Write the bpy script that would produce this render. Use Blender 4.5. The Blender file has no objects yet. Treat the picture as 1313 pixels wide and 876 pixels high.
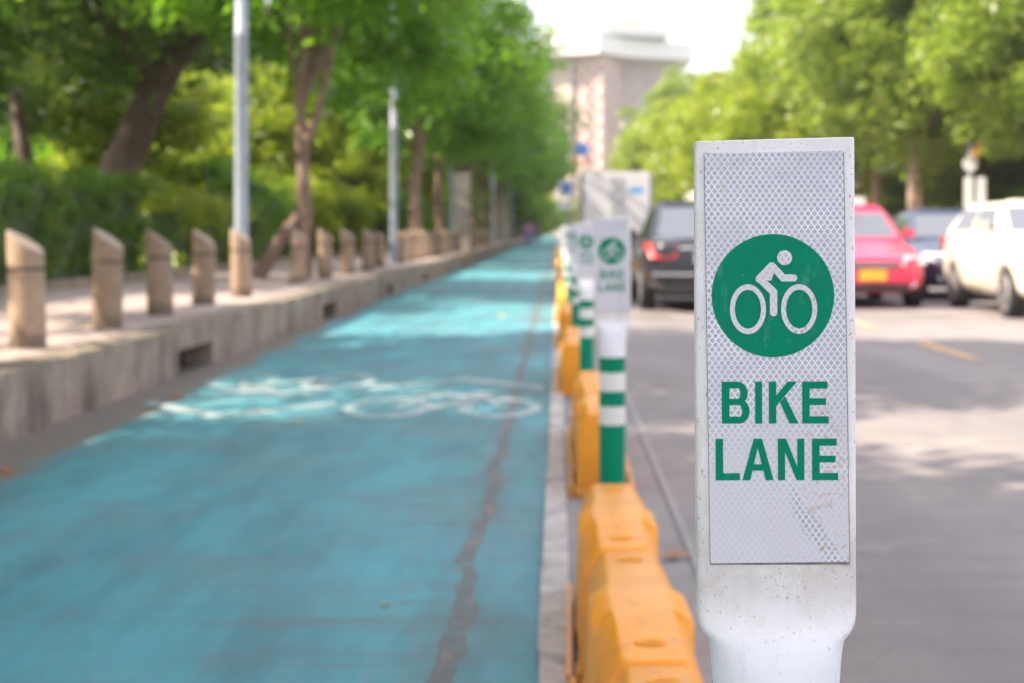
import bpy, bmesh, math, random
import numpy as np
from mathutils import Vector, Matrix
R = math.radians
scene = bpy.context.scene
COL = scene.collection

# ------------------------------------------------------------------ camera, sky, sun, exposure
H = 1.1                                   # eye height
FPX = 2000.0 / 1313.0                     # focal length in picture widths
cam_d = bpy.data.cameras.new("camera")
cam = bpy.data.objects.new("camera", cam_d); COL.objects.link(cam)
cam.location = (0, 0, H); cam.rotation_euler = (R(90), 0, 0)
cam_d.sensor_width = 36.0; cam_d.lens = 36.0 * FPX
cam_d.shift_x = -(715 - 656.5) / 1313.0
cam_d.shift_y = -(438 - 295) / 1313.0
cam_d.clip_start = 0.05; cam_d.clip_end = 4000
cam_d.dof.use_dof = True; cam_d.dof.focus_distance = 1.12; cam_d.dof.aperture_fstop = 8.0
cam_d.dof.aperture_blades = 9
scene.camera = cam

SUN_AZ = math.atan2(-1.0, -0.22)          # compass angle (from +Y towards +X) of the sun: left and a little behind
SUN_EL = R(42)
world = bpy.data.worlds.new("World"); scene.world = world; world.use_nodes = True
wn = world.node_tree.nodes; wl = world.node_tree.links; wn.clear()
wo = wn.new('ShaderNodeOutputWorld'); bg = wn.new('ShaderNodeBackground'); sky = wn.new('ShaderNodeTexSky')
sky.sky_type = 'NISHITA'; sky.sun_disc = False; sky.sun_elevation = SUN_EL; sky.sun_rotation = SUN_AZ
sky.air_density = 1.0; sky.dust_density = 2.5; sky.ozone_density = 1.0
bg.inputs['Strength'].default_value = 0.15
# thin bright cloud veil over the blue
tc = wn.new('ShaderNodeTexCoord'); nz = wn.new('ShaderNodeTexNoise'); nz.inputs['Scale'].default_value = 2.2
nz.inputs['Detail'].default_value = 6
mp = wn.new('ShaderNodeMapping'); mp.inputs['Scale'].default_value = (1, 1, 3.0)
cr = wn.new('ShaderNodeMapRange'); cr.inputs['From Min'].default_value = 0.25; cr.inputs['From Max'].default_value = 0.7
cr.inputs['To Min'].default_value = 0.45; cr.inputs['To Max'].default_value = 0.9
mx = wn.new('ShaderNodeMixRGB'); mx.inputs[2].default_value = (4.95, 4.75, 5.15, 1)
wl.new(tc.outputs['Generated'], mp.inputs[0]); wl.new(mp.outputs[0], nz.inputs['Vector'])
wl.new(nz.outputs['Fac'], cr.inputs['Value']); wl.new(cr.outputs[0], mx.inputs[0]); wl.new(sky.outputs[0], mx.inputs[1])
wl.new(mx.outputs[0], bg.inputs['Color']); wl.new(bg.outputs[0], wo.inputs['Surface'])

sd = bpy.data.lights.new("sun", 'SUN'); sun = bpy.data.objects.new("sun", sd); COL.objects.link(sun)
sd.energy = 5.0; sd.angle = R(0.55); sd.color = (1.0, 0.87, 0.70)
sv = Vector((math.sin(SUN_AZ) * math.cos(SUN_EL), math.cos(SUN_AZ) * math.cos(SUN_EL), math.sin(SUN_EL)))
sun.rotation_euler = sv.to_track_quat('Z', 'Y').to_euler()

scene.view_settings.view_transform = 'Standard'; scene.view_settings.look = 'None'
scene.view_settings.exposure = 1.43; scene.view_settings.gamma = 1.0
try: scene.view_settings.use_curve_mapping = False
except Exception: pass
scene.cycles.max_bounces = 6; scene.cycles.transparent_max_bounces = 4; scene.cycles.sample_clamp_indirect = 6

def P(x, y, d):                           # a photo reading turned into a real place at distance d
    return ((x - 715) / 2000.0 * d, d, H - (y - 295) / 2000.0 * d)

# ------------------------------------------------------------------ helpers
def tag(o, label=None, cat=None, group=None, kind=None):
    if label: o['label'] = label
    if cat: o['category'] = cat
    if group: o['group'] = group
    if kind: o['kind'] = kind
    return o
def empty(name, loc=(0, 0, 0), rz=0, label=None, cat=None, group=None):
    o = bpy.data.objects.new(name, None); COL.objects.link(o); o.location = loc; o.rotation_euler = (0, 0, rz)
    o.empty_display_size = 0.1
    return tag(o, label, cat, group)
def obj(name, bm, mats, parent=None, smooth=False, bevel=0, seg=2):
    if bevel:
        bmesh.ops.bevel(bm, geom=[e for e in bm.edges if e.is_manifold and e.calc_face_angle(0) > 0.5], offset=bevel, segments=seg, affect='EDGES', profile=0.5)
    me = bpy.data.meshes.new(name); bm.normal_update(); bm.to_mesh(me); bm.free()
    if not isinstance(mats, (list, tuple)): mats = [mats]
    for m in mats: me.materials.append(m)
    if smooth:
        for p in me.polygons: p.use_smooth = True
        try: me.set_sharp_from_angle(angle=R(40))
        except Exception: pass
    o = bpy.data.objects.new(name, me); COL.objects.link(o); o.parent = parent
    return o
def kids(o): return [c for c in bpy.data.objects if c.parent == o]
def copy_tree(o, parent=None):
    ch = kids(o)
    c = o.copy(); COL.objects.link(c); c.parent = parent
    for k in ch: copy_tree(k, c)
    return c
def box(bm, x0, x1, y0, y1, z0, z1, mi=0):
    vs = [bm.verts.new(p) for p in ((x0,y0,z0),(x1,y0,z0),(x1,y1,z0),(x0,y1,z0),(x0,y0,z1),(x1,y0,z1),(x1,y1,z1),(x0,y1,z1))]
    for f in ((0,3,2,1),(4,5,6,7),(0,1,5,4),(1,2,6,5),(2,3,7,6),(3,0,4,7)):
        bm.faces.new([vs[i] for i in f]).material_index = mi
    return vs
def quad(bm, pts, mi=0):
    f = bm.faces.new([bm.verts.new(p) for p in pts]); f.material_index = mi; return f
def loft(bm, rings, cap=True, closed=True, mi=None):
    rv = [[bm.verts.new(p) for p in r] for r in rings]
    n = len(rings[0])
    for k, (a, b) in enumerate(zip(rv, rv[1:])):
        for i in range(n if closed else n - 1):
            j = (i + 1) % n
            f = bm.faces.new((a[i], a[j], b[j], b[i]))
            if mi: f.material_index = mi[k]
    if cap:
        bm.faces.new(list(reversed(rv[0]))); f = bm.faces.new(rv[-1])
        if mi: f.material_index = mi[-1]
    return rv
def circ(cx, cy, z, r, n=20, ry=None):
    ry = ry or r
    return [(cx + r*math.cos(2*math.pi*i/n), cy + ry*math.sin(2*math.pi*i/n), z) for i in range(n)]
def tube(bm, pts, rad, n=10, cap=True):
    pts = [Vector(p) for p in pts]
    if not isinstance(rad, (list, tuple)): rad = [rad] * len(pts)
    rings = []; ref = None
    for i, p in enumerate(pts):
        t = (pts[min(i+1, len(pts)-1)] - pts[max(i-1, 0)]).normalized()
        if ref is None: ref = Vector((1, 0, 0)) if abs(t.x) < 0.8 else Vector((0, 1, 0))
        u = (ref - t * ref.dot(t)).normalized(); v = t.cross(u); ref = u
        rings.append([p + (u*math.cos(2*math.pi*k/n) + v*math.sin(2*math.pi*k/n)) * rad[i] for k in range(n)])
    loft(bm, rings, cap)
def disc_y(bm, cx, y, cz, rx, rz, y2=None, n=48, mi=0):          # a disc standing upright, facing -Y, with thickness
    a = [(cx + rx*math.cos(2*math.pi*i/n), y, cz + rz*math.sin(2*math.pi*i/n)) for i in range(n)]
    if y2 is None: f = bm.faces.new([bm.verts.new(p) for p in a]); f.material_index = mi; return
    b = [(p[0], y2, p[2]) for p in a]
    rv = loft(bm, [b, a], True)
def prism_y(bm, pts, y0, y1):                                   # outline in XZ pulled along Y (y0 front)
    f = [bm.verts.new((p[0], y0, p[1])) for p in pts]; b = [bm.verts.new((p[0], y1, p[1])) for p in pts]
    bm.faces.new(f); bm.faces.new(list(reversed(b)))
    n = len(pts)
    for i in range(n): bm.faces.new((f[i], b[i], b[(i+1) % n], f[(i+1) % n]))

# ------------------------------------------------------------------ materials
class NT:
    def __init__(s, name):
        s.m = bpy.data.materials.new(name); s.m.use_nodes = True; s.t = s.m.node_tree; s.n = s.t.nodes
        s.b = s.n['Principled BSDF']; s.out = s.n['Material Output']
    def new(s, t): return s.n.new(t)
    def link(s, a, b): s.t.links.new(a, b)
    def coord(s, world=False):
        if world: return s.new('ShaderNodeNewGeometry').outputs['Position']
        return s.new('ShaderNodeTexCoord').outputs['Object']
    def mapped(s, src, scale=(1, 1, 1)):
        m = s.new('ShaderNodeMapping'); m.inputs['Scale'].default_value = scale; s.link(src, m.inputs[0]); return m.outputs[0]
    def noise(s, src, scale, detail=4, rough=0.6):
        n = s.new('ShaderNodeTexNoise'); n.inputs['Scale'].default_value = scale; n.inputs['Detail'].default_value = detail
        n.inputs['Roughness'].default_value = rough; s.link(src, n.inputs['Vector']); return n.outputs['Fac']
    def rng(s, v, a, b, c=0.0, d=1.0, smooth=False):
        n = s.new('ShaderNodeMapRange'); n.inputs['From Min'].default_value = a; n.inputs['From Max'].default_value = b
        n.inputs['To Min'].default_value = c; n.inputs['To Max'].default_value = d
        if smooth: n.interpolation_type = 'SMOOTHSTEP'
        s.link(v, n.inputs['Value']); return n.outputs[0]
    def mix(s, f, a, b, mode='MIX'):
        n = s.new('ShaderNodeMixRGB'); n.blend_type = mode
        for k, v in ((0, f), (1, a), (2, b)):
            if isinstance(v, (int, float)): n.inputs[k].default_value = v
            elif isinstance(v, tuple): n.inputs[k].default_value = (v[0], v[1], v[2], 1)
            else: s.link(v, n.inputs[k])
        return n.outputs[0]
    def math(s, op, a, b=None, c=None):
        n = s.new('ShaderNodeMath'); n.operation = op
        for k, v in ((0, a), (1, b), (2, c)):
            if v is None: continue
            if isinstance(v, (int, float)): n.inputs[k].default_value = v
            else: s.link(v, n.inputs[k])
        return n.outputs[0]
    def sep(s, v):
        n = s.new('ShaderNodeSeparateXYZ'); s.link(v, n.inputs[0]); return n.outputs
    def bump(s, h, strength=0.3, dist=0.01):
        n = s.new('ShaderNodeBump'); n.inputs['Strength'].default_value = strength; n.inputs['Distance'].default_value = dist
        s.link(h, n.inputs['Height']); s.link(n.outputs[0], s.b.inputs['Normal'])
    def done(s, color=None, rough=0.6, metal=0.0, spec=None):
        if color is not None:
            if isinstance(color, tuple): s.b.inputs['Base Color'].default_value = (*color, 1)
            else: s.link(color, s.b.inputs['Base Color'])
        s.b.inputs['Roughness'].default_value = rough; s.b.inputs['Metallic'].default_value = metal
        if spec is not None: s.b.inputs['Specular IOR Level'].default_value = spec
        return s.m
def simple(name, c, rough=0.6, var=0.15, scale=6, metal=0.0, c2=None, spec=None, bump=0):
    t = NT(name); co = t.coord(); f = t.noise(co, scale, 5)
    a = c2 or tuple(v * (1 - var) for v in c)
    col = t.mix(t.rng(f, 0.35, 0.65), a, c)
    if bump: t.bump(t.noise(co, scale * 8, 3), bump, 0.004)
    return t.done(col, rough, metal, spec)

# reflective sheeting: honeycomb of light lines over grey lavender cells, dust film towards the bottom, a scuffed trail
def m_sheet():
    t = NT('reflective_sheet'); co = t.coord(); X, Y, Z = t.sep(co)
    wob = t.noise(co, 45, 2)
    px = 0.00460 ; pz = 0.0065
    u0 = t.math('ADD', t.math('DIVIDE', X, px), t.math('MULTIPLY', t.math('SUBTRACT', wob, 0.5), 0.12))
    v0 = t.math('DIVIDE', Z, pz)
    a = t.math('ADD', u0, v0); b = t.math('SUBTRACT', u0, v0)
    fa = t.math('SUBTRACT', t.math('FRACT', a), 0.5); fb = t.math('SUBTRACT', t.math('FRACT', b), 0.5)
    uu = t.math('ABSOLUTE', t.math('MULTIPLY', t.math('ADD', fa, fb), 0.5)); vv = t.math('ABSOLUTE', t.math('MULTIPLY', t.math('SUBTRACT', fa, fb), 0.5))
    md = t.math('ADD', t.math('DIVIDE', uu, 0.41), t.math('DIVIDE', vv, 0.345))
    line = t.rng(md, 0.90, 1.08, 0, 1, True)
    cell = t.mix(t.rng(t.noise(co, 160, 2), 0.3, 0.7), (0.39, 0.40, 0.48), (0.48, 0.49, 0.57))
    glint = t.mix(t.rng(t.noise(co, 30, 4, 0.6), 0.35, 0.65), (0.66, 0.67, 0.72), (0.84, 0.85, 0.89))
    base = t.mix(line, cell, glint)
    # dust film
    scuff = t.math('ADD', t.math('MULTIPLY', X, 1.35), Z)        # diagonal trail, lower right
    trail = t.math('MULTIPLY', t.rng(t.math('ABSOLUTE', t.math('ADD', scuff, t.math('MULTIPLY', t.math('SUBTRACT', t.noise(co, 60, 4), 0.5), 0.03))), 0.005, 0.013, 1, 0, True), 1.0)
    film = t.rng(t.math('ADD', Z, t.math('MULTIPLY', t.math('SUBTRACT', t.noise(co, 25, 5), 0.5), 0.12)), -0.03, 0.10, 0.84, 0.0, True)
    film = t.math('MULTIPLY', film, t.math('SUBTRACT', 1.0, t.math('MULTIPLY', trail, t.rng(X, 0.006, 0.015))))
    base = t.mix(film, base, (0.66, 0.65, 0.69))
    rustz = t.math('MULTIPLY', t.math('MULTIPLY', t.rng(X, 0.012, 0.028), t.rng(Z, 0.09, 0.05)), t.rng(t.noise(co, 170, 5, 0.7), 0.54, 0.62, 0, 0.55))
    base = t.mix(rustz, base, (0.50, 0.33, 0.20))
    st = t.rng(t.noise(t.mapped(co, (1, 1, 0.25)), 55, 6, 0.7), 0.58, 0.76, 0, 0.5)
    base = t.mix(st, base, (0.56, 0.50, 0.42))
    sp = t.rng(t.noise(co, 380, 3), 0.66, 0.72, 0, 0.7)
    base = t.mix(sp, base, (0.30, 0.22, 0.16))
    t.bump(line, 0.15, 0.0004)
    return t.done(base, 0.38)
def m_postwhite():
    t = NT('white_plastic_post'); co = t.coord(); X, Y, Z = t.sep(co)
    f = t.noise(co, 22, 6, 0.65)
    base = t.mix(t.rng(f, 0.38, 0.68), (0.84, 0.84, 0.87), (0.74, 0.72, 0.71))
    g = t.math('MULTIPLY', t.rng(Z, 0.81, 0.85, 0, 1, True), t.rng(Z, 0.86, 0.92, 1, 0.15, True))
    g = t.math('MULTIPLY', g, t.rng(t.noise(co, 40, 6, 0.7), 0.3, 0.65, 0.3, 1))
    base = t.mix(t.math('MULTIPLY', g, 0.8), base, (0.54, 0.49, 0.45))
    neck_shine = t.math('MULTIPLY', t.rng(Z, 0.815, 0.80, 0, 1), 0.65)  # less dirt on the neck, its bluish shine put into the colour
    base = t.mix(neck_shine, base, (0.80, 0.82, 0.88))
    sp = t.math('MULTIPLY', t.rng(t.noise(co, 330, 3), 0.63, 0.68, 0, 0.7), t.rng(Z, 0.79, 0.83, 0.25, 1))
    base = t.mix(sp, base, (0.33, 0.22, 0.13))
    sp2 = t.rng(t.noise(co, 75, 5, 0.7), 0.67, 0.73, 0, 0.4)
    base = t.mix(sp2, base, (0.45, 0.38, 0.30))
    streak = t.rng(t.noise(t.mapped(co, (1, 1, 0.12)), 60, 4, 0.7), 0.58, 0.70, 0, 0.45)
    base = t.mix(streak, base, (0.56, 0.53, 0.47))
    scr = t.rng(t.math('ABSOLUTE', t.math('SUBTRACT', t.noise(t.mapped(co, (1, 1, 0.3)), 50, 3, 0.6), 0.5)), 0.0, 0.006, 0.45, 0)
    base = t.mix(t.math('MULTIPLY', scr, t.rng(t.noise(co, 14, 3), 0.5, 0.6)), base, (0.92, 0.92, 0.95))
    t.bump(t.noise(co, 300, 3), 0.12, 0.0006)
    return t.done(base, 0.42)
def m_green():
    t = NT('green_film'); co = t.coord()
    f = t.noise(co, 60, 5, 0.7)
    base = t.mix(t.rng(f, 0.4, 0.7), (0.0, 0.235, 0.125), (0.004, 0.20, 0.115))
    base = t.mix(t.rng(t.noise(t.mapped(co, (1, 1, 0.4)), 70, 6, 0.75), 0.56, 0.70, 0, 0.45), base, (0.10, 0.34, 0.25))
    sp = t.rng(t.noise(co, 500, 2), 0.73, 0.78, 0, 0.8)
    base = t.mix(sp, base, (0.42, 0.42, 0.36))
    t.bump(t.noise(co, 160, 3), 0.15, 0.0006)
    return t.done(base, 0.4, 0, 0.08)
def m_bluelane():
    t = NT('blue_lane_paint'); co = t.coord(True); X, Y, Z = t.sep(co)
    lo = t.noise(t.mapped(co, (1.5, 0.35, 1)), 1.5, 6, 0.65)
    col = t.mix(t.rng(lo, 0.36, 0.62), (0.042, 0.165, 0.205), (0.066, 0.325, 0.385))
    mo = t.noise(co, 1.1, 5, 0.6)
    col = t.mix(t.rng(mo, 0.48, 0.66, 0, 0.5), col, (0.12, 0.205, 0.22))
    fine = t.noise(t.mapped(co, (9, 0.6, 1)), 2.0, 6, 0.75)
    col = t.mix(t.rng(fine, 0.48, 0.72, 0, 0.5), col, (0.15, 0.235, 0.25))
    grain = t.noise(co, 60, 3, 0.7)
    col = t.mix(t.rng(grain, 0.35, 0.75, 0, 0.35), col, (0.05, 0.13, 0.15))
    tr = t.noise(t.mapped(co, (0.6, 4.5, 1)), 1.6, 6, 0.7)
    col = t.mix(t.math('MULTIPLY', t.rng(tr, 0.52, 0.68, 0, 0.75), t.rng(X, -1.3, -0.5, 0.35, 1)), col, (0.10, 0.115, 0.118))
    # worn bare band near the kerb, ragged edge
    e = t.math('ADD', X, t.math('MULTIPLY', t.math('SUBTRACT', t.noise(t.mapped(co, (1, 0.35, 1)), 1.3, 6, 0.7), 0.5), 0.75))
    e = t.math('SUBTRACT', e, t.rng(Y, 9, 22, 0.0, -0.30))
    bare = t.rng(e, -2.52, -2.36, 1, 0, True)
    spots = t.rng(t.noise(t.mapped(co, (3, 0.6, 1)), 3, 5, 0.7), 0.56, 0.66)
    rim = t.math('MULTIPLY', t.rng(X, -2.79, -2.83), spots)
    bare = t.math('MULTIPLY', bare, t.math('SUBTRACT', 1.0, rim))
    col = t.mix(bare, col, t.mix(t.rng(t.noise(co, 14, 6, 0.7), 0.3, 0.7), (0.13, 0.11, 0.095), (0.20, 0.17, 0.15)))
    # the tarred seam
    w = t.math('MULTIPLY', t.math('SUBTRACT', t.noise(t.mapped(co, (1, 0.8, 1)), 1.6, 6, 0.6), 0.5), 0.14)
    sx = t.math('ABSOLUTE', t.math('ADD', t.math('ADD', X, 0.285), w))
    wd = t.rng(t.noise(t.mapped(co, (1, 0.6, 1)), 5, 4, 0.7), 0.3, 0.7, 0.014, 0.042)
    seam = t.math('MULTIPLY', t.math('LESS_THAN', sx, wd), t.rng(t.noise(co, 18, 4), 0.36, 0.5, 0.25, 1))
    col = t.mix(t.math('MULTIPLY', seam, 0.85), col, (0.095, 0.078, 0.072))
    chip = t.math('MULTIPLY', t.math('LESS_THAN', sx, 0.022), t.rng(t.noise(t.mapped(co, (1, 0.4, 1)), 7, 4, 0.6), 0.5, 0.6))
    col = t.mix(t.math('MULTIPLY', chip, 0.7), col, (0.22, 0.165, 0.13))
    halo = t.math('MULTIPLY', t.rng(sx, 0.03, 0.13, 0.55, 0), t.rng(t.noise(co, 6, 4), 0.35, 0.65))
    col = t.mix(halo, col, (0.10, 0.12, 0.125))
    # cross cracks
    cy = t.math('ADD', t.math('DIVIDE', Y, 2.7), t.math('MULTIPLY', t.noise(t.mapped(co, (1.2, 0.2, 1)), 2.2, 5, 0.7), 0.35))
    cf = t.math('ABSOLUTE', t.math('SUBTRACT', t.math('FRACT', cy), 0.5))
    col = t.mix(t.math('MULTIPLY', t.math('LESS_THAN', cf, 0.0035), 0.65), col, (0.06, 0.08, 0.08))
    t.bump(grain, 0.35, 0.004)
    return t.done(col, 0.62)
def m_road():
    t = NT('grey_road'); co = t.coord(True); X, Y, Z = t.sep(co)
    lo = t.noise(t.mapped(co, (1.0, 0.3, 1)), 1.1, 6, 0.65)
    col = t.mix(t.rng(lo, 0.32, 0.68), (0.185, 0.160, 0.156), (0.285, 0.250, 0.240))
    f2 = t.noise(t.mapped(co, (0.5, 3.0, 1)), 1.6, 6, 0.7)
    col = t.mix(t.rng(f2, 0.46, 0.66, 0, 0.6), col, (0.135, 0.12, 0.12))
    gr = t.noise(co, 80, 3, 0.7)
    col = t.mix(t.rng(gr, 0.4, 0.75, 0, 0.45), col, (0.12, 0.11, 0.11))
    oil = t.rng(t.noise(co, 3.2, 6, 0.7), 0.60, 0.70, 0, 0.5)
    col = t.mix(oil, col, (0.10, 0.092, 0.092))
    wt = t.rng(t.math('ABSOLUTE', t.math('SUBTRACT', t.math('ABSOLUTE', t.math('SUBTRACT', X, 1.95)), 0.72)), 0.08, 0.30, 0.28, 0, True)
    col = t.mix(wt, col, (0.14, 0.127, 0.127))
    pt = t.rng(t.noise(co, 1.6, 5, 0.65), 0.58, 0.62, 0, 0.35)
    col = t.mix(pt, col, (0.34, 0.31, 0.29))
    cy = t.math('ADD', t.math('DIVIDE', Y, 3.1), t.math('MULTIPLY', t.noise(t.mapped(co, (1.0, 0.15, 1)), 1.5, 5, 0.7), 0.4))
    cf = t.math('ABSOLUTE', t.math('SUBTRACT', t.math('FRACT', cy), 0.5))
    col = t.mix(t.math('MULTIPLY', t.math('LESS_THAN', cf, 0.003), 0.35), col, (0.11, 0.10, 0.10))
    t.bump(gr, 0.4, 0.004)
    return t.done(col, 0.7)
def m_concrete(name, a, b, sc=5, stain=(0.09, 0.075, 0.06), st=0.6, joint=None):
    t = NT(name); co = t.coord(True)
    n1 = t.noise(co, sc, 6, 0.7); col = t.mix(t.rng(n1, 0.3, 0.7), a, b)
    n2 = t.noise(t.mapped(co, (1, 1, 0.35)), sc * 0.7, 6, 0.7)
    col = t.mix(t.rng(n2, 0.50, 0.72, 0, st), col, stain)
    n3 = t.noise(co, sc * 14, 4, 0.7); col = t.mix(t.rng(n3, 0.5, 0.75, 0, 0.4), col, tuple(v * 0.5 for v in a))
    t.bump(n3, 0.5, 0.006)
    return t.done(col, 0.85)
def m_pavers():
    t = NT('pink_grey_pavers'); co = t.coord(True)
    br = t.new('ShaderNodeTexBrick'); br.inputs['Scale'].default_value = 1.0; br.inputs['Brick Width'].default_value = 0.4
    br.inputs['Row Height'].default_value = 0.4; br.inputs['Mortar Size'].default_value = 0.008; br.offset = 0.0
    br.inputs['Color1'].default_value = (0.44, 0.335, 0.30, 1); br.inputs['Color2'].default_value = (0.38, 0.31, 0.295, 1)
    br.inputs['Mortar'].default_value = (0.13, 0.11, 0.10, 1); t.link(co, br.inputs['Vector'])
    col = t.mix(t.rng(t.noise(co, 2.3, 6, 0.7), 0.4, 0.7, 0, 0.55), br.outputs['Color'], (0.25, 0.21, 0.19))
    return t.done(col, 0.8)
def m_marking(name, c, under, wear=0.5):
    t = NT(name); co = t.coord(True)
    n = t.noise(t.mapped(co, (1, 0.5, 1)), 5, 6, 0.75)
    col = t.mix(t.rng(n, 0.44, 0.62, 0, wear), c, under)
    return t.done(col, 0.6)
def m_orange():
    t = NT('orange_plastic'); co = t.coord()
    col = t.mix(t.rng(t.noise(co, 7, 5, 0.65), 0.35, 0.7), (0.88, 0.335, 0.010), (0.78, 0.26, 0.008))
    col = t.mix(t.rng(t.noise(t.mapped(co, (2, 0.7, 1)), 18, 6, 0.75), 0.52, 0.66, 0, 0.6), col, (0.46, 0.21, 0.06))
    dk = t.rng(t.noise(t.mapped(co, (3, 1, 3)), 26, 6, 0.8), 0.62, 0.70, 0, 0.6)
    col = t.mix(dk, col, (0.20, 0.13, 0.08))
    pal = t.rng(t.noise(co, 2.2, 3), 0.5, 0.7, 0, 0.35)
    col = t.mix(pal, col, (0.85, 0.46, 0.12))
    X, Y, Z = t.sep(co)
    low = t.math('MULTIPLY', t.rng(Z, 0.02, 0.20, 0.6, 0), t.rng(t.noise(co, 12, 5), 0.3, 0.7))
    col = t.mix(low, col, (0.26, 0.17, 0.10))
    t.bump(t.noise(co, 35, 3), 0.15, 0.003)
    return t.done(col, 0.42, 0, 0.4)
def m_bark(name, a, b):
    t = NT(name); co = t.coord()
    n = t.noise(t.mapped(co, (5, 5, 1.0)), 3.5, 6, 0.7)
    col = t.mix(t.rng(n, 0.35, 0.65), a, b)
    col = t.mix(t.rng(t.noise(co, 1.4, 4), 0.5, 0.68, 0, 0.5), col, (0.30, 0.25, 0.20))
    t.bump(n, 0.8, 0.03)
    return t.done(col, 0.9)
def m_leaf(name, a, b, tr, trf=0.45, yellow=None):
    lr = 0.34 if 'broad' in name or 'lime' in name else 0.24
    t = NT(name); co = t.coord()
    n = t.noise(co, 0.9, 3, 0.6)
    isl = t.new('ShaderNodeNewGeometry').outputs['Random Per Island']
    col = t.mix(t.rng(n, 0.35, 0.65), a, b)
    col = t.mix(t.math('MULTIPLY', isl, 0.5), col, tuple(v * 0.55 for v in a))
    if yellow: col = t.mix(t.rng(isl, 0.90, 0.93, 0, 0.8), col, yellow)
    t.done(col, lr)
    tb = t.new('ShaderNodeBsdfTranslucent')
    t.link(t.mix(0.65, col, tr), tb.inputs['Color'])
    ms = t.new('ShaderNodeMixShader'); ms.inputs[0].default_value = trf
    t.link(t.b.outputs[0], ms.inputs[1]); t.link(tb.outputs[0], ms.inputs[2]); t.link(ms.outputs[0], t.out.inputs['Surface'])
    return t.m
def m_paint(name, c, rough=0.22, coat=0.6):
    t = NT(name); co = t.coord()
    col = t.mix(t.rng(t.noise(co, 3, 5), 0.4, 0.75, 0, 0.18), c, tuple(v * 0.75 + 0.008 for v in c))
    X, Y, Z = t.sep(co)
    col = t.mix(t.math('MULTIPLY', t.rng(Z, 0.15, 0.45, 0.3, 0), t.rng(t.noise(co, 9, 5), 0.3, 0.7)), col, (0.09, 0.08, 0.07))
    t.b.inputs['Coat Weight'].default_value = coat; t.b.inputs['Coat Roughness'].default_value = 0.06
    return t.done(col, rough + 0.15)
def m_glass():
    t = NT('car_glass'); t.b.inputs['Coat Weight'].default_value = 1.0; t.b.inputs['Coat Roughness'].default_value = 0.02
    t.b.inputs['Coat IOR'].default_value = 2.6
    co = t.coord(); return t.done(t.mix(t.noise(co, 3), (0.02, 0.028, 0.032), (0.05, 0.06, 0.065)), 0.05, 0.0, 1.0)
def m_glass2():
    t = NT('side_glass'); co = t.coord(); return t.done(t.mix(t.noise(co, 3), (0.03, 0.036, 0.04), (0.07, 0.08, 0.085)), 0.08, 0.0, 0.6)
def m_lens(name, c, rough=0.1):
    t = NT(name); co = t.coord(); t.b.inputs['Coat Weight'].default_value = 0.8
    return t.done(t.mix(t.rng(t.noise(co, 18), 0.3, 0.7), c, tuple(v*0.75 for v in c)), rough, 0.0)

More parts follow.
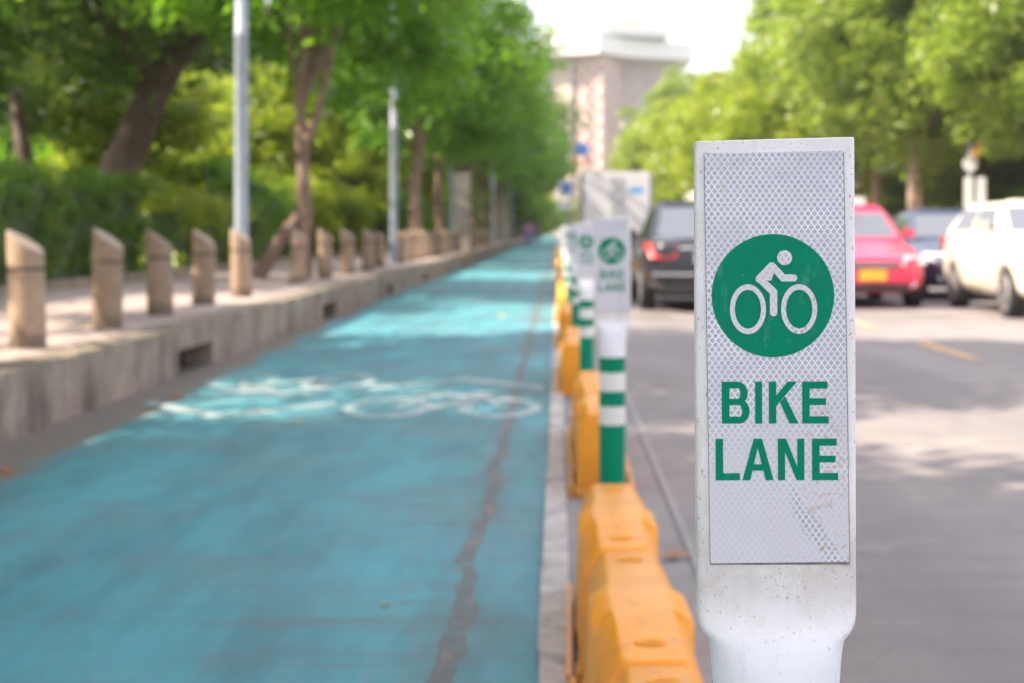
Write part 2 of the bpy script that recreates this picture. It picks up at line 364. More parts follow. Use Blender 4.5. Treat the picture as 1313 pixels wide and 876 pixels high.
M = dict(sheet=m_sheet(), post=m_postwhite(), green=m_green(), lane=m_bluelane(), road=m_road(), orange=m_orange(), pavers=m_pavers(),
    kerb=m_concrete('weathered_kerb_concrete', (0.13, 0.10, 0.075), (0.37, 0.305, 0.23), 2.6, (0.045, 0.034, 0.026), 0.95),
    strip=m_concrete('pale_worn_concrete', (0.34, 0.30, 0.28), (0.62, 0.58, 0.56), 9, (0.13, 0.11, 0.10), 0.95),
    gutter=m_concrete('light_joint_concrete', (0.22, 0.20, 0.195), (0.30, 0.275, 0.27), 3, (0.15, 0.135, 0.13), 0.5),
    stone=m_concrete('brown_stone', (0.26, 0.180, 0.125), (0.36, 0.26, 0.18), 6, (0.15, 0.105, 0.075), 0.6),
    groove=simple('dark_groove', (0.16, 0.12, 0.09), 0.9),
    pillar=m_concrete('grey_fluted_concrete', (0.42, 0.36, 0.30), (0.55, 0.49, 0.43), 3),
    soil=m_concrete('park_soil', (0.10, 0.075, 0.05), (0.17, 0.12, 0.08), 3),
    lawn=m_concrete('short_grass', (0.05, 0.085, 0.02), (0.09, 0.14, 0.03), 3, (0.12, 0.09, 0.05), 0.3),
    earth=m_concrete('distant_ground', (0.12, 0.12, 0.07), (0.17, 0.15, 0.10), 1),
    pole=simple('galvanised_pole', (0.36, 0.40, 0.47), 0.55, 0.2, 5, 0.0),
    lampgrey=simple('lamp_casing', (0.20, 0.21, 0.24), 0.5),
    lamplens=simple('lamp_lens', (0.55, 0.56, 0.58), 0.2),
    white=simple('white_paint', (0.78, 0.77, 0.74), 0.5, 0.12, 3),
    cream=simple('cream_wall', (0.50, 0.42, 0.35), 0.7, 0.12, 0.3),
    brick=simple('brick_facade', (0.56, 0.24, 0.17), 0.8, 0.3, 0.4),
    lattice=simple('pale_facade_lattice', (0.56, 0.48, 0.44), 0.7, 0.1, 0.4),
    darkblue=simple('dark_steel', (0.12, 0.14, 0.18), 0.5),
    wmark=m_marking('white_lane_marking', (0.38, 0.43, 0.43), (0.07, 0.25, 0.30), 0.9),
    omark=m_marking('orange_road_dash', (0.66, 0.34, 0.13), (0.26, 0.22, 0.19), 0.8),
    wroad=m_marking('worn_white_road_line', (0.27, 0.25, 0.24), (0.20, 0.18, 0.178), 0.9),
    rubber=simple('tyre_rubber', (0.025, 0.025, 0.027), 0.8), rim=simple('alloy_rim', (0.55, 0.55, 0.57), 0.3, 0.1, 4, 0.7),
    glass=m_glass(), glass2=m_glass2(), blackp=simple('black_plastic', (0.02, 0.02, 0.022), 0.5), chrome=simple('chrome_trim', (0.75, 0.75, 0.78), 0.15, 0.05, 3, 0.9),
    red=m_lens('red_lamp', (0.62, 0.015, 0.02)), clear=m_lens('clear_lamp', (0.75, 0.78, 0.82), 0.12), amber=m_lens('amber_lamp', (0.75, 0.25, 0.03)),
    plate_y=simple('yellow_plate', (0.75, 0.42, 0.03), 0.5), plate_w=simple('white_plate', (0.65, 0.66, 0.70), 0.4),
    c_black=m_paint('black_car_paint', (0.012, 0.014, 0.022)), c_pink=m_paint('pink_car_paint', (0.78, 0.028, 0.10)),
    c_cream=m_paint('cream_car_paint', (0.66, 0.60, 0.49)), c_navy=m_paint('navy_car_paint', (0.03, 0.045, 0.09)),
    c_white=m_paint('white_car_paint', (0.78, 0.77, 0.74)),
    bluesign=simple('blue_sign_film', (0.10, 0.22, 0.66), 0.4), orangesign=simple('orange_sign_film', (0.80, 0.36, 0.10), 0.4),
    truckbox=simple('truck_box_panel', (0.66, 0.64, 0.64), 0.45, 0.1, 1.2), truckseam=simple('truck_seam', (0.24, 0.23, 0.25), 0.5),
    bark=m_bark('brown_bark', (0.14, 0.085, 0.06), (0.27, 0.175, 0.13)), barkd=m_bark('dark_bark', (0.07, 0.045, 0.035), (0.14, 0.09, 0.07)),
    barkp=m_bark('pale_bark', (0.26, 0.17, 0.13), (0.40, 0.29, 0.23)),
    leaf_street=m_leaf('street_tree_leaf', (0.060, 0.145, 0.014), (0.14, 0.26, 0.020), (0.38, 0.74, 0.03), 0.52),
    leaf_dark=m_leaf('dark_tree_leaf', (0.055, 0.115, 0.022), (0.12, 0.20, 0.035), (0.28, 0.46, 0.05), 0.4),
    leaf_lime=m_leaf('lime_leaf', (0.16, 0.25, 0.016), (0.29, 0.35, 0.022), (0.58, 0.72, 0.04), 0.48, (0.45, 0.36, 0.05)),
    leaf_right=m_leaf('broad_tree_leaf', (0.11, 0.19, 0.030), (0.25, 0.34, 0.045), (0.50, 0.66, 0.06), 0.5, (0.30, 0.25, 0.08)),
    leaf_hedge=m_leaf('hedge_leaf', (0.07, 0.15, 0.020), (0.13, 0.23, 0.025), (0.30, 0.52, 0.04), 0.4),
    dead=simple('fallen_leaf_brown', (0.42, 0.16, 0.05), 0.7, 0.3, 30), deady=simple('fallen_leaf_yellow', (0.55, 0.45, 0.06), 0.7, 0.3, 30),
    skin=simple('skin', (0.45, 0.27, 0.19), 0.6), pinkcloth=simple('pink_cloth', (0.55, 0.22, 0.25), 0.8), bluecloth=simple('blue_cloth', (0.10, 0.09, 0.30), 0.8),
    purplecloth=simple('purple_cloth', (0.25, 0.11, 0.28), 0.8), hair=simple('black_hair', (0.015, 0.012, 0.01), 0.6),
    drain_shade=simple('drain_shade_black', (0.02, 0.017, 0.014), 0.9),
    grime=simple('grimy_seal', (0.30, 0.27, 0.25), 0.8, 0.55, 60),
    fence=simple('blue_grey_fence_paint', (0.16, 0.17, 0.30), 0.6))

# ------------------------------------------------------------------ the ground, lane, road
Y0, Y1 = -30, 330
def sheet(name, x0, x1, y0, y1, z, m, parent=None):
    bm = bmesh.new(); quad(bm, ((x0,y0,z),(x1,y0,z),(x1,y1,z),(x0,y1,z))); return obj(name, bm, m, parent)
tag(sheet('ground', -1500, 1500, -600, 2500, -0.012, M['earth']), kind='structure')
tag(sheet('road', 0.46, 9.6, Y0, Y1, 0.0, M['road']), kind='structure')
tag(sheet('bike_lane', -2.86, -0.05, Y0, Y1, 0.0, M['lane']), kind='structure')
tag(sheet('road_joint_strip', -0.05, 0.46, Y0, Y1, -0.004, M['gutter']), kind='structure')
tag(sheet('road_edge_line', 0.445, 0.475, Y0, Y1, 0.004, M['wroad']), kind='structure')
random.seed(3)
bm = bmesh.new()
y = Y0
while y < 150:                                         # low worn concrete divider of cast lengths
    L = 1.0 if y < 40 else 4.0
    j = random.uniform(-.004, .004)
    box(bm, -0.048 + j, 0.036 + j * 0.5, y + 0.004, y + L - 0.004, -0.005, 0.022 + random.uniform(-.004, .004)); y += L
tag(obj('divider_strip', bm, M['strip'], bevel=0.006, seg=1), kind='structure')
bm = bmesh.new()
opens = [4.5, 11.75, 18.9, 26, 33, 40, 47, 54, 61]
y = Y0
def jit(): return random.uniform(-.006, .006)
segs = []
for o_ in opens + [Y1]:
    while y < o_ - 1e-3:
        L = min(1.0 if y < 70 else 5.0, o_ - y); segs.append((y, y + L, 0)); y += L
    if o_ < Y1: segs.append((y, y + 1.15, 1)); y += 1.15
for (a, b, op) in segs:
    jx = jit(); jz = jit()
    if op: box(bm, -3.10, -2.85 + jx, a + .004, b - .004, 0.185, 0.36 + jz)
    else: box(bm, -3.10, -2.85 + jx, a + .004, b - .004, -0.01, 0.36 + jz)
tag(obj('kerb', bm, M['kerb'], bevel=0.018, seg=2), kind='structure')
bm = bmesh.new(); box(bm, -6.2, -3.11, Y0, Y1, 0.25, 0.352); box(bm, -6.2, -3.9, Y0, Y1, -0.02, 0.245); tag(obj('pavement', bm, M['pavers']), kind='structure')
tag(sheet('drain_shade_sheet', -3.9, -3.05, Y0, Y1, -0.006, M['drain_shade']), kind='structure')  # black sheet: the shade inside the drain openings put into its colour
bm = bmesh.new(); box(bm, -400, -6.32, Y0, Y1, -0.02, 0.37); tag(obj('park_lawn', bm, M['lawn']), kind='structure')
bm = bmesh.new(); box(bm, -6.315, -6.205, Y0, Y1, -0.02, 0.47); tag(obj('bed_kerb', bm, M['kerb'], bevel=0.01), kind='structure')
bm = bmesh.new(); box(bm, 9.6, 9.85, Y0, Y1, -0.02, 0.14); tag(obj('far_kerb', bm, M['kerb'], bevel=0.015), kind='structure')
bm = bmesh.new(); box(bm, 9.853, 13.5, Y0, Y1, -0.02, 0.135); tag(obj('far_pavement', bm, M['pavers']), kind='structure')
bm = bmesh.new(); box(bm, 13.503, 400, Y0, Y1, -0.02, 0.15); tag(obj('far_verge', bm, M['lawn']), kind='structure')
bm = bmesh.new()
for k in range(-2, 14):
    yc = 13.2 + 4.35 * k
    vs = ((3.48, yc), (3.61, yc), (3.61, yc + 2.1), (3.48, yc + 2.1)); quad(bm, [(a, b, 0.004) for a, b in vs])
tag(obj('orange_lane_dashes', bm, M['omark']), kind='structure')

# lane symbols (flat paint)
def ring(bm, cx, cy, rx, ry, w, z, n=32):
    for i in range(n):
        a, b = 2*math.pi*i/n, 2*math.pi*(i+1)/n
        quad(bm, [(cx+rx*math.cos(a), cy+ry*math.sin(a), z), (cx+rx*math.cos(b), cy+ry*math.sin(b), z),
                  (cx+(rx-w)*math.cos(b), cy+(ry-w*2)*math.sin(b), z), (cx+(rx-w)*math.cos(a), cy+(ry-w*2)*math.sin(a), z)])
def strokef(bm, p, q, w, z):
    p = Vector((p[0], p[1], 0)); q = Vector((q[0], q[1], 0)); d = (q-p).normalized(); n = Vector((-d.y, d.x, 0)) * w / 2
    quad(bm, [(v.x, v.y, z) for v in (p-n, q-n, q+n, p+n)])
def bike_symbol(cx, cy, s, lab):                       # s=1 riding away, -1 towards us
    bm = bmesh.new(); z = 0.004
    ring(bm, cx - s*0.345, cy, 0.275, 0.56, 0.075, z); ring(bm, cx + s*0.345, cy, 0.255, 0.54, 0.075, z)
    f = lambda x, y: (cx + s*x, cy + s*y)
    for k, (p, q, w) in enumerate(((f(-.30, 0), f(-.12, .72), .06), (f(-.16, .70), f(.22, .62), .16), (f(-.06, .0), f(.24, .66), .07), (f(-.34, .03), f(-.02, -.02), .10), (f(-.27, .80), f(.02, .84), .12), (f(.22, .62), f(.34, 0), .07), (f(.12, .78), f(.34, .80), .09))):
        strokef(bm, p, q, w, z + .0006*(k+1))
    tag(obj('lane_bike_marking', bm, M['wmark']), lab, 'road marking', kind='structure')
def chevron(cx, y0, hw, rise, s, lab):
    bm = bmesh.new(); w = 0.24; z = 0.004
    quad(bm, [(cx - hw, y0, z), (cx, y0 + s*rise, z), (cx, y0 + s*(rise + w), z), (cx - hw, y0 + s*w, z)][::s])
    quad(bm, [(cx, y0 + s*rise, z), (cx + hw, y0, z), (cx + hw, y0 + s*w, z), (cx, y0 + s*(rise + w), z)][::s])
    tag(obj('lane_chevron', bm, M['wmark']), lab, 'road marking', kind='structure')
bike_symbol(-0.70, 9.64, 1, 'white bicycle symbol on the blue lane by the yellow barriers')
chevron(-0.70, 10.7, 0.60, 0.65, 1, 'white chevron beyond the bicycle symbol')
bike_symbol(-1.93, 11.3, -1, 'white bicycle symbol facing the camera beside the kerb')
chevron(-2.0, 10.0, 0.60, 0.70, -1, 'white chevron pointing to the camera beside the kerb')
for yy in (29, 52): 
    bike_symbol(-0.78, yy, 1, 'x'); chevron(-0.70, yy+1.1, 0.6, 0.7, 1, 'x'); bike_symbol(-2.0, yy+1.5, -1, 'x'); chevron(-2.03, yy+.4, .6, .7, -1, 'x')
for o in bpy.data.objects:
    if o.get('label') == 'x': del o['label']

# ------------------------------------------------------------------ delineator post (origin on the ground at its centre)
PX = 0.00056                                            # metres per photo pixel on the near post
def zx(x, y): return ((x - 993.5) * PX, H - (y - 295) * PX)
HW = 0.0574
def post_ring(z, hw, hd, e, n=44):
    out = []
    for i in range(n):
        a = 2*math.pi*i/n; c, s = math.cos(a), math.sin(a)
        out.append((math.copysign(abs(c)**(2/e), c)*hw, math.copysign(abs(s)**(2/e), s)*hd, z))
    return out
def make_post():
    root = empty('delineator_post')
    bm = bmesh.new()
    prof = [(0.0, .042, .042, 2), (.4875, .042, .042, 2), (.5475, .042, .042, 2), (.5975, .042, .042, 2), (.6575, .042, .042, 2), (.7075, .042, .042, 2),
            (.755, .0435, .041, 2), (.7746, .0459, .038, 2.2), (.789, .0467, .0355, 2.5), (.8004, .0479, .031, 3.0), (.806, .0492, .028, 3.5), (.8102, .0530, .024, 4.2), (.8135, .0549, .021, 4.8), (.8170, .0563, .0185, 5.5), (.823, .0572, .016, 6.3),
            (.835, HW, .0135, 7), (.86, HW, .0125, 8), (1.0, HW + .0003, .012, 8), (1.160, HW, .012, 9), (1.1648, HW, .012, 9), (1.1655, HW-.0006, .0114, 9)]
    rings = [post_ring(z, a, b, e) for z, a, b, e in prof]
    rings = [[(x, y, z + (x * .022 if z > 1.1 else 0)) for x, y, z in q] for q in rings]
    rings.insert(0, post_ring(.0, .085, .085, 2)); rings.insert(1, post_ring(.018, .082, .082, 2)); rings.insert(2, post_ring(.03, .05, .05, 2))
    rings[3] = post_ring(.035, .042, .042, 2)
    mi = [1, 1, 1, 1, 2, 1, 2, 1] + [0] * 20
    loft(bm, rings, True, True, mi[:len(rings) - 1] + [0])
    for f in bm.faces: f.smooth = True
    body = obj('post_body', bm, [M['post'], M['green'], M['white']], root, smooth=True)
    yf = -0.0124
    # raised rim lip on the left edge
    bm = bmesh.new(); x0, z1 = zx(903, 195); x1, z0 = zx(1084, 722)
    xl, zt = zx(902.5, 196.5); xr, zt2 = zx(1080, 193.5); xr2, zb2 = zx(1085.5, 720.5); xl2, zb = zx(908, 722.5)
    yp = yf - 0.0012
    prism_y(bm, [(xl, zt), (xl2, zb), (xr2, zb2), (xr, zt2)][::-1], yp, yf + 0.002)
    cx, cz = zx(989.2, 379)
    sh = obj('reflective_panel', bm, M['sheet'], root); sh.location = (0, 0, 0)
    # the sheet pattern's own origin sits low on the panel
    for v in sh.data.vertices: v.co.z -= 0.92; 
    sh.location.z = 0.92
    bm = bmesh.new(); disc_y(bm, 0, -0.0003, 0, 78.3*PX, 78.9*PX, 0.0003, 96)
    dc = obj('emblem_disc', bm, M['green'], root); dc.location = (cx, yp, cz)
    # cyclist symbol: pieces of the sheeting showing through
    k = 1/2.504
    def s(x, y): return ((860 + x*k - 989.2)*PX, -((150 + y*k) - 379)*PX)
    bm = bmesh.new(); yq = -0.0009
    def cap_stroke(p, q, w, yy):
        p = Vector(s(*p)); q = Vector(s(*q)); w = w*k*PX/2; d = (q-p).normalized(); a0 = math.atan2(d.y, d.x); pts = []
        for i in range(13): a = a0 + math.pi/2 + math.pi*i/12; pts.append((p.x + w*math.cos(a), p.y + w*math.sin(a)))
        for i in range(13): a = a0 - math.pi/2 + math.pi*i/12; pts.append((q.x + w*math.cos(a), q.y + w*math.sin(a)))
        f = bm.faces.new([bm.verts.new((u, yy, v)) for u, v in pts]); f.normal_update()
        if f.normal.y > 0: f.normal_flip()
    hx, hz = s(361, 452); disc_y(bm, hx, yq, hz, 24*k*PX, 24*k*PX)
    def ell_ring(cx_, cy_):
        x, z = s(cx_, cy_); n = 64
        for i in range(n):
            a, b = 2*math.pi*i/n, 2*math.pi*(i+1)/n; ox, oz, ix, iz = 58*k*PX, 80*k*PX, 42*k*PX, 62*k*PX
            quad(bm, [(x+ox*math.cos(a), yq, z+oz*math.sin(a)), (x+ox*math.cos(b), yq, z+oz*math.sin(b)), (x+ix*math.cos(b), yq, z+iz*math.sin(b)), (x+ix*math.cos(a), yq, z+iz*math.sin(a))])
    ell_ring(243, 617); ell_ring(407, 617)
    cap_stroke((320, 480), (281, 520), 27, yq - .00005); cap_stroke((322, 479), (356, 517), 23, yq - .0001); cap_stroke((356, 517), (390, 517), 23, yq - .00015)
    cap_stroke((283, 521), (325, 562), 24, yq - .0002); cap_stroke((325, 562), (325, 628), 24, yq - .00025)
    # web between shoulder and hip
    f = bm.faces.new([bm.verts.new((a, yq - .0003, b)) for a, b in (s(308,478), s(334,478), s(318,525), s(296,525))]); f.normal_update()
    if f.normal.y > 0: f.normal_flip()
    sy = obj('bicycle_symbol', bm, M['sheet'], dc)
    # letters
    k2 = 1/2.107
    def L(x, y): return ((860 + x*k2 - 993.5)*PX, H - (460 + y*k2 - 295)*PX)
    bm = bmesh.new()
    t0, b0 = 62, 175; t1, b1 = 216, 328
    cnt = [0]
    def poly(pts):
        cnt[0] += 1
        f = bm.faces.new([bm.verts.new((a, yp - .0002 - .000004*cnt[0], b)) for a, b in [L(*p) for p in pts]]); f.normal_update()
        if f.normal.y > 0: f.normal_flip()
    def rect(xa, ya, xb, yb): poly([(xa, ya), (xb, ya), (xb, yb), (xa, yb)])
    def bowl(xc, yt, yb, xr, w):                        # right-hand bowl of the B
        ry = (yb - yt) / 2; cy_ = (yt + yb) / 2; rx = xr - xc; n = 14
        for i in range(n):
            a, b = -math.pi/2 + math.pi*i/n, -math.pi/2 + math.pi*(i+1)/n
            poly([(xc+rx*math.cos(a), cy_+ry*math.sin(a)), (xc+rx*math.cos(b), cy_+ry*math.sin(b)),
                  (xc+(rx-w-1)*math.cos(b), cy_+(ry-w+2)*math.sin(b)), (xc+(rx-w-1)*math.cos(a), cy_+(ry-w+2)*math.sin(a))])
    rect(133, t0, 154, b0); rect(153, t0, 176, t0+18); rect(153, 108, 180, 125); rect(153, b0-19, 180, b0)
    bowl(176, t0, 125, 203, 19); bowl(180, 108, b0, 208, 19)
    rect(223, t0, 242, b0)
    rect(260, t0, 280, b0); poly([(311, t0), (336, t0), (280, 128), (280, 100)]); poly([(290, 118), (304, 102), (340, b0), (316, b0)])
    rect(350, t0, 370, b0); rect(369, t0, 418, t0+19); rect(369, 107, 414, 125); rect(369, b0-19, 421, b0)
    rect(116, t1, 136, b1); rect(135, b1-19, 181, b1)
    poly([(188, b1), (219, t1), (230, t1), (230, t1+22), (209, b1)]); poly([(229, t1), (241, t1), (272, b1), (251, b1), (229, t1+22)]); rect(207, 285, 253, 302)
    rect(284, t1, 303, b1); rect(336, t1, 355, b1); poly([(302, t1), (306, t1), (337, 295), (337, b1), (334, b1), (302, 249)])
    rect(376, t1, 396, b1); rect(395, t1, 442, t1+19); rect(395, 262, 439, 280); rect(395, b1-19, 446, b1)
    obj('lettering', bm, M['green'], root)
    bm = bmesh.new(); g = 0.0007
    ox0, ox1, oz0, oz1 = xl - g*.3, xr2 + g, zb - g*1.6, zt + g*.4
    prism_y(bm, [(ox0, oz1), (ox0 + (xl2-xl), oz0), (ox1, oz0), (xr + g, oz1)][::-1], yf - .0004, yf + .002)
    obj('panel_rim', bm, M['grime'], root)
    return root
post = make_post()
post.location = (0.1618, 1.12 + 0.0135, 0.0); post.rotation_euler = (0, R(-0.25), R(-1.0))
tag(post, 'near white flat-topped bike lane post, sharply in focus, filling the right foreground', 'bollard', 'bike lane posts along the barrier')
posts = [(785, 5.0, 1.143, 0.0, 'second bike lane post, green and white banded, behind the nearest yellow barriers'),
         (752, 9.1, 1.14, 2, 'third bike lane post, half hidden behind the second one'),
         (739, 13.1, 1.15, 4, 'fourth bike lane post with a rounded lit edge, behind the third'),
         (731, 17.1, 1.15, 20, 'fifth bike lane post far along the barrier line')]
posts += [(715 + 2000*0.115/(21.1 + 4*i), 21.1 + 4*i, 1.15, 0, 'small distant bike lane post lost behind the nearer ones') for i in range(10)]
for x, d, top, rz, lab in posts:
    c = copy_tree(post); px = P(x, 295, d)
    c.location = (px[0], d, 0); c.scale = (1, 1, top / 1.1655); c.rotation_euler = (0, 0, R(rz)); c['label'] = lab

# ------------------------------------------------------------------ yellow-orange barrier modules
def make_barrier():
    root = empty('traffic_barrier'); Lm = 0.955
    # cross-section half outline: (x, z)
    def sec(wt, ws, wb, y, top=0.35, sh=0.29):
        h = [(-wb, 0.05), (-ws, sh), (-wt, top), (wt, top), (ws, sh), (wb, 0.05)]
        return [(x, y, z) for x, z in h]
    st = [(0.0, .052, .086, .100, .338, .278), (.012, .058, .093, .105, .349, .288), (.365, .060, .0945, .106, .35, .290), (.378, .062, .104, .112, .3515, .326),
          (.588, .062, .104, .112, .3515, .326), (.600, .060, .0945, .106, .35, .290), (.943, .058, .093, .105, .349, .288), (.955, .052, .086, .100, .338, .278)]
    bm = bmesh.new(); loft(bm, [sec(a, b, c, y, t, s_) for y, a, b, c, t, s_ in st])
    bmesh.ops.recalc_face_normals(bm, faces=bm.faces)
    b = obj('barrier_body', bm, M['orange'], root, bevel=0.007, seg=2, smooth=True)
    bm = bmesh.new()                                    # skids
    for s_ in (-1, 1):
        xa, xb = sorted((s_*0.136, s_*0.121)); box(bm, xa, xb, 0.0, Lm, 0.0, 0.05)
    for ya, yb in ((0.01, .10), (.42, .54), (.855, .945)): box(bm, -.112, .112, ya, yb, 0.004, 0.048)
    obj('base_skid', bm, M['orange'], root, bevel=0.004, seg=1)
    for yy in (.115, .84):
        bm = bmesh.new()                                # filler recess: a shallow lens-shaped lip
        n = 24; a = [(0.030*math.cos(2*math.pi*i/n), yy + .020*math.sin(2*math.pi*i/n), .3515) for i in range(n)]
        c = [(0.026*math.cos(2*math.pi*i/n), yy + .016*math.sin(2*math.pi*i/n), .3545) for i in range(n)]
        d = [(0.021*math.cos(2*math.pi*i/n), yy + .011*math.sin(2*math.pi*i/n), .3505) for i in range(n)]
        rv = loft(bm, [a, c, d], False); bm.faces.new(rv[-1]).material_index = 1
        obj('filler_cap', bm, [M['orange'], M['cap']], root, smooth=True)
    return root
M['cap'] = simple('orange_recess', (0.42, 0.15, 0.02), 0.7)
bar = make_barrier(); first = True
rows = [(1.76, 3, .157), (6.42, 2, .182), (10.30, 2, .122), (14.2, 2, .120)] + [(18.1 + 3.95*i, 3, .11 - .004*i) for i in range(14)]
names = {0: ['nearest yellow-orange plastic barrier, cut off by the bottom of the photo', 'yellow-orange barrier between the nearest one and the end of its row', 'yellow-orange barrier at the far end of the nearest row, before the second post'],
         1: ['barrier with its end face showing, just behind the second bike lane post', 'far barrier of the second row, reaching to the third post'],
         2: ['near barrier of the third row, beside the third post', 'far barrier of the third row'],
         3: ['bright sunlit yellow barrier, near one of the fourth row', 'far barrier of the fourth row']}
for r, (y0, n, x) in enumerate(rows):
    for k in range(n):
        c = bar if first else copy_tree(bar); first = False
        c.location = (x + (.024 - .013*k if r == 0 else 0) + random.uniform(-.003, .003), y0 + .97*k, -0.004); c.rotation_euler = (0, 0, R(random.uniform(-.6, .6)))
        tag(c, names[r][k] if r in names else 'small distant yellow barrier in the line running to the vanishing point', 'barrier', 'yellow barriers dividing lane and road')

# ------------------------------------------------------------------ slant-topped stone bollards
def make_bollard():
    root = empty('stone_bollard'); bm = bmesh.new(); r = .114; n = 28; rings = []
    for z, rr in ((0, r), (.48, r), (.487, r-.008), (.505, r-.008), (.512, r)):
        rings.append(circ(0, 0, z, rr, n))
    top = []
    for x, y, z in circ(0, 0, 0, r, n): top.append((x, y, .668 - x*0.66 - y*0.02))
    rings.append(top); loft(bm, rings, True, True, [0, 1, 1, 1, 0, 0])
    obj('shaft', bm, [M['stone'], M['groove']], root, smooth=True, bevel=0)
    bm = bmesh.new(); a = [(x*1.0, y*1.0, z + .001) for x, y, z in top]; b = [(x*.9, y*.9, .668 - x*.9*.66 - y*.9*.02 + .007) for x, y, z in top]
    loft(bm, [a, b]); obj('slanted_cap', bm, M['stonecap'], root)
    return root
def soil_foot(m):
    nt = m.node_tree; b = nt.nodes['Principled BSDF']; src = b.inputs['Base Color'].links[0].from_socket
    oi = nt.nodes.new('ShaderNodeObjectInfo'); tc_ = nt.nodes.new('ShaderNodeTexCoord'); sp_ = nt.nodes.new('ShaderNodeSeparateXYZ'); nt.links.new(tc_.outputs['Object'], sp_.inputs[0])
    mr = nt.nodes.new('ShaderNodeMapRange'); mr.inputs[3].default_value = 0.78; mr.inputs[4].default_value = 1.15; nt.links.new(oi.outputs['Random'], mr.inputs[0])
    m1 = nt.nodes.new('ShaderNodeMixRGB'); m1.blend_type = 'MULTIPLY'; m1.inputs[0].default_value = 1; nt.links.new(src, m1.inputs[1]); nt.links.new(mr.outputs[0], m1.inputs[2])
    nz_ = nt.nodes.new('ShaderNodeTexNoise'); nz_.inputs['Scale'].default_value = 14; nt.links.new(tc_.outputs['Object'], nz_.inputs[0])
    ad = nt.nodes.new('ShaderNodeMath'); ad.operation = 'MULTIPLY_ADD'; ad.inputs[1].default_value = -0.22; nt.links.new(nz_.outputs['Fac'], ad.inputs[0]); nt.links.new(sp_.outputs[2], ad.inputs[2])
    m3 = nt.nodes.new('ShaderNodeMapRange'); m3.inputs[1].default_value = -0.05; m3.inputs[2].default_value = 0.03; m3.inputs[3].default_value = 0.7; m3.inputs[4].default_value = 0.0; nt.links.new(ad.outputs[0], m3.inputs[0])
    m2 = nt.nodes.new('ShaderNodeMixRGB'); m2.inputs[2].default_value = (0.11, 0.085, 0.06, 1); nt.links.new(m3.outputs[0], m2.inputs[0]); nt.links.new(m1.outputs[0], m2.inputs[1]); nt.links.new(m2.outputs[0], b.inputs['Base Color'])
soil_foot(M['stone'])
M['stonecap'] = m_concrete('pale_stone_top', (0.38, 0.29, 0.23), (0.48, 0.39, 0.32), 9)
bl = make_bollard(); first = True
spots = [(36, 9.9, 'nearest slant-topped stone bollard, at the left edge of the photo'), (137, 11.75, 'second slant-topped stone bollard from the left'),
         (206, 13.7, 'third slant-topped stone bollard, in front of the hedge end'), (261, 15.6, 'fourth slant-topped stone bollard, sunlit on its left side'),
         (310, 17.4, 'fifth stone bollard, in front of the grey lamp post'), (382, 21.6, 'stone bollard in front of the brown forked tree trunk'),
         (417, 24.0, 'narrow stone bollard right of the forked tree trunk'), (446, 26.2, 'dim stone bollard left of the brightly sunlit one'), (472, 28.6, 'shaded stone bollard directly beside the brightly sunlit one'),
         (487, 31.5, 'stone bollard glowing in full sun left of the second lamp post')]
for i in range(24):
    d = 35 + 1.95*i; spots.append((715 - 3.5*2000/d, d, 'small slant-topped stone bollard in the crowded far part of the row'))
for x, d, lab in spots:
    c = bl if first else copy_tree(bl); first = False
    p = P(x, 295, d); c.location = (p[0], d, .35); c.scale = (1, 1, 1.03 + random.uniform(-.03, .03)); c.rotation_euler = (R(random.uniform(-1.8, 1.8)), R(random.uniform(-1.8, 1.8)), R(random.uniform(-8, 8)))
    tag(c, lab, 'bollard', 'stone bollards along the pavement edge')

# ------------------------------------------------------------------ lamp posts
def make_lamp(hgt=6.55):
    root = empty('street_lamp'); bm = bmesh.new()
    rings = [circ(0,0,0,.11,16), circ(0,0,.5,.11,16), circ(0,0,.52,.08,16), circ(0,0,3.0,.076,16), circ(0,0,3.01,.082,16), circ(0,0,3.06,.082,16), circ(0,0,3.07,.074,16), circ(0,0,hgt,.05,16)]
    loft(bm, rings); obj('pole', bm, M['pole'], root, smooth=True)
    bm = bmesh.new(); tube(bm, [(0,0,hgt-.1), (.12,0,hgt+.15), (.45,0,hgt+.25), (.7,0,hgt+.22)], .035, 8); obj('arm', bm, M['pole'], root, smooth=True)
    bm = bmesh.new(); box(bm, .45, 1.15, -.17, .17, hgt+.16, hgt+.28); hd = obj('lamp_head', bm, M['lampgrey'], root, bevel=.04, seg=3)
    bm = bmesh.new(); box(bm, .6, 1.1, -.12, .12, hgt+.13, hgt+.162); obj('lens', bm, M['lamplens'], hd)
    return root
lm = make_lamp(); first = True
for d, lab in ((18.25, 'grey metal lamp post rising behind the fifth bollard'), (35, 'second grey lamp post, among the far bollards'), (52, 'third lamp post, its head dark under the leaves'),
               (86, 'fourth lamp post, far down the pavement'), (120, 'most distant lamp post over the lane')):
    c = lm if first else copy_tree(lm); first = False
    X = -3.70 if d < 30 else (-3.68 if d < 40 else -3.55); c.location = (X, d, .35); tag(c, lab, 'lamp post', 'street lamps on the left pavement')

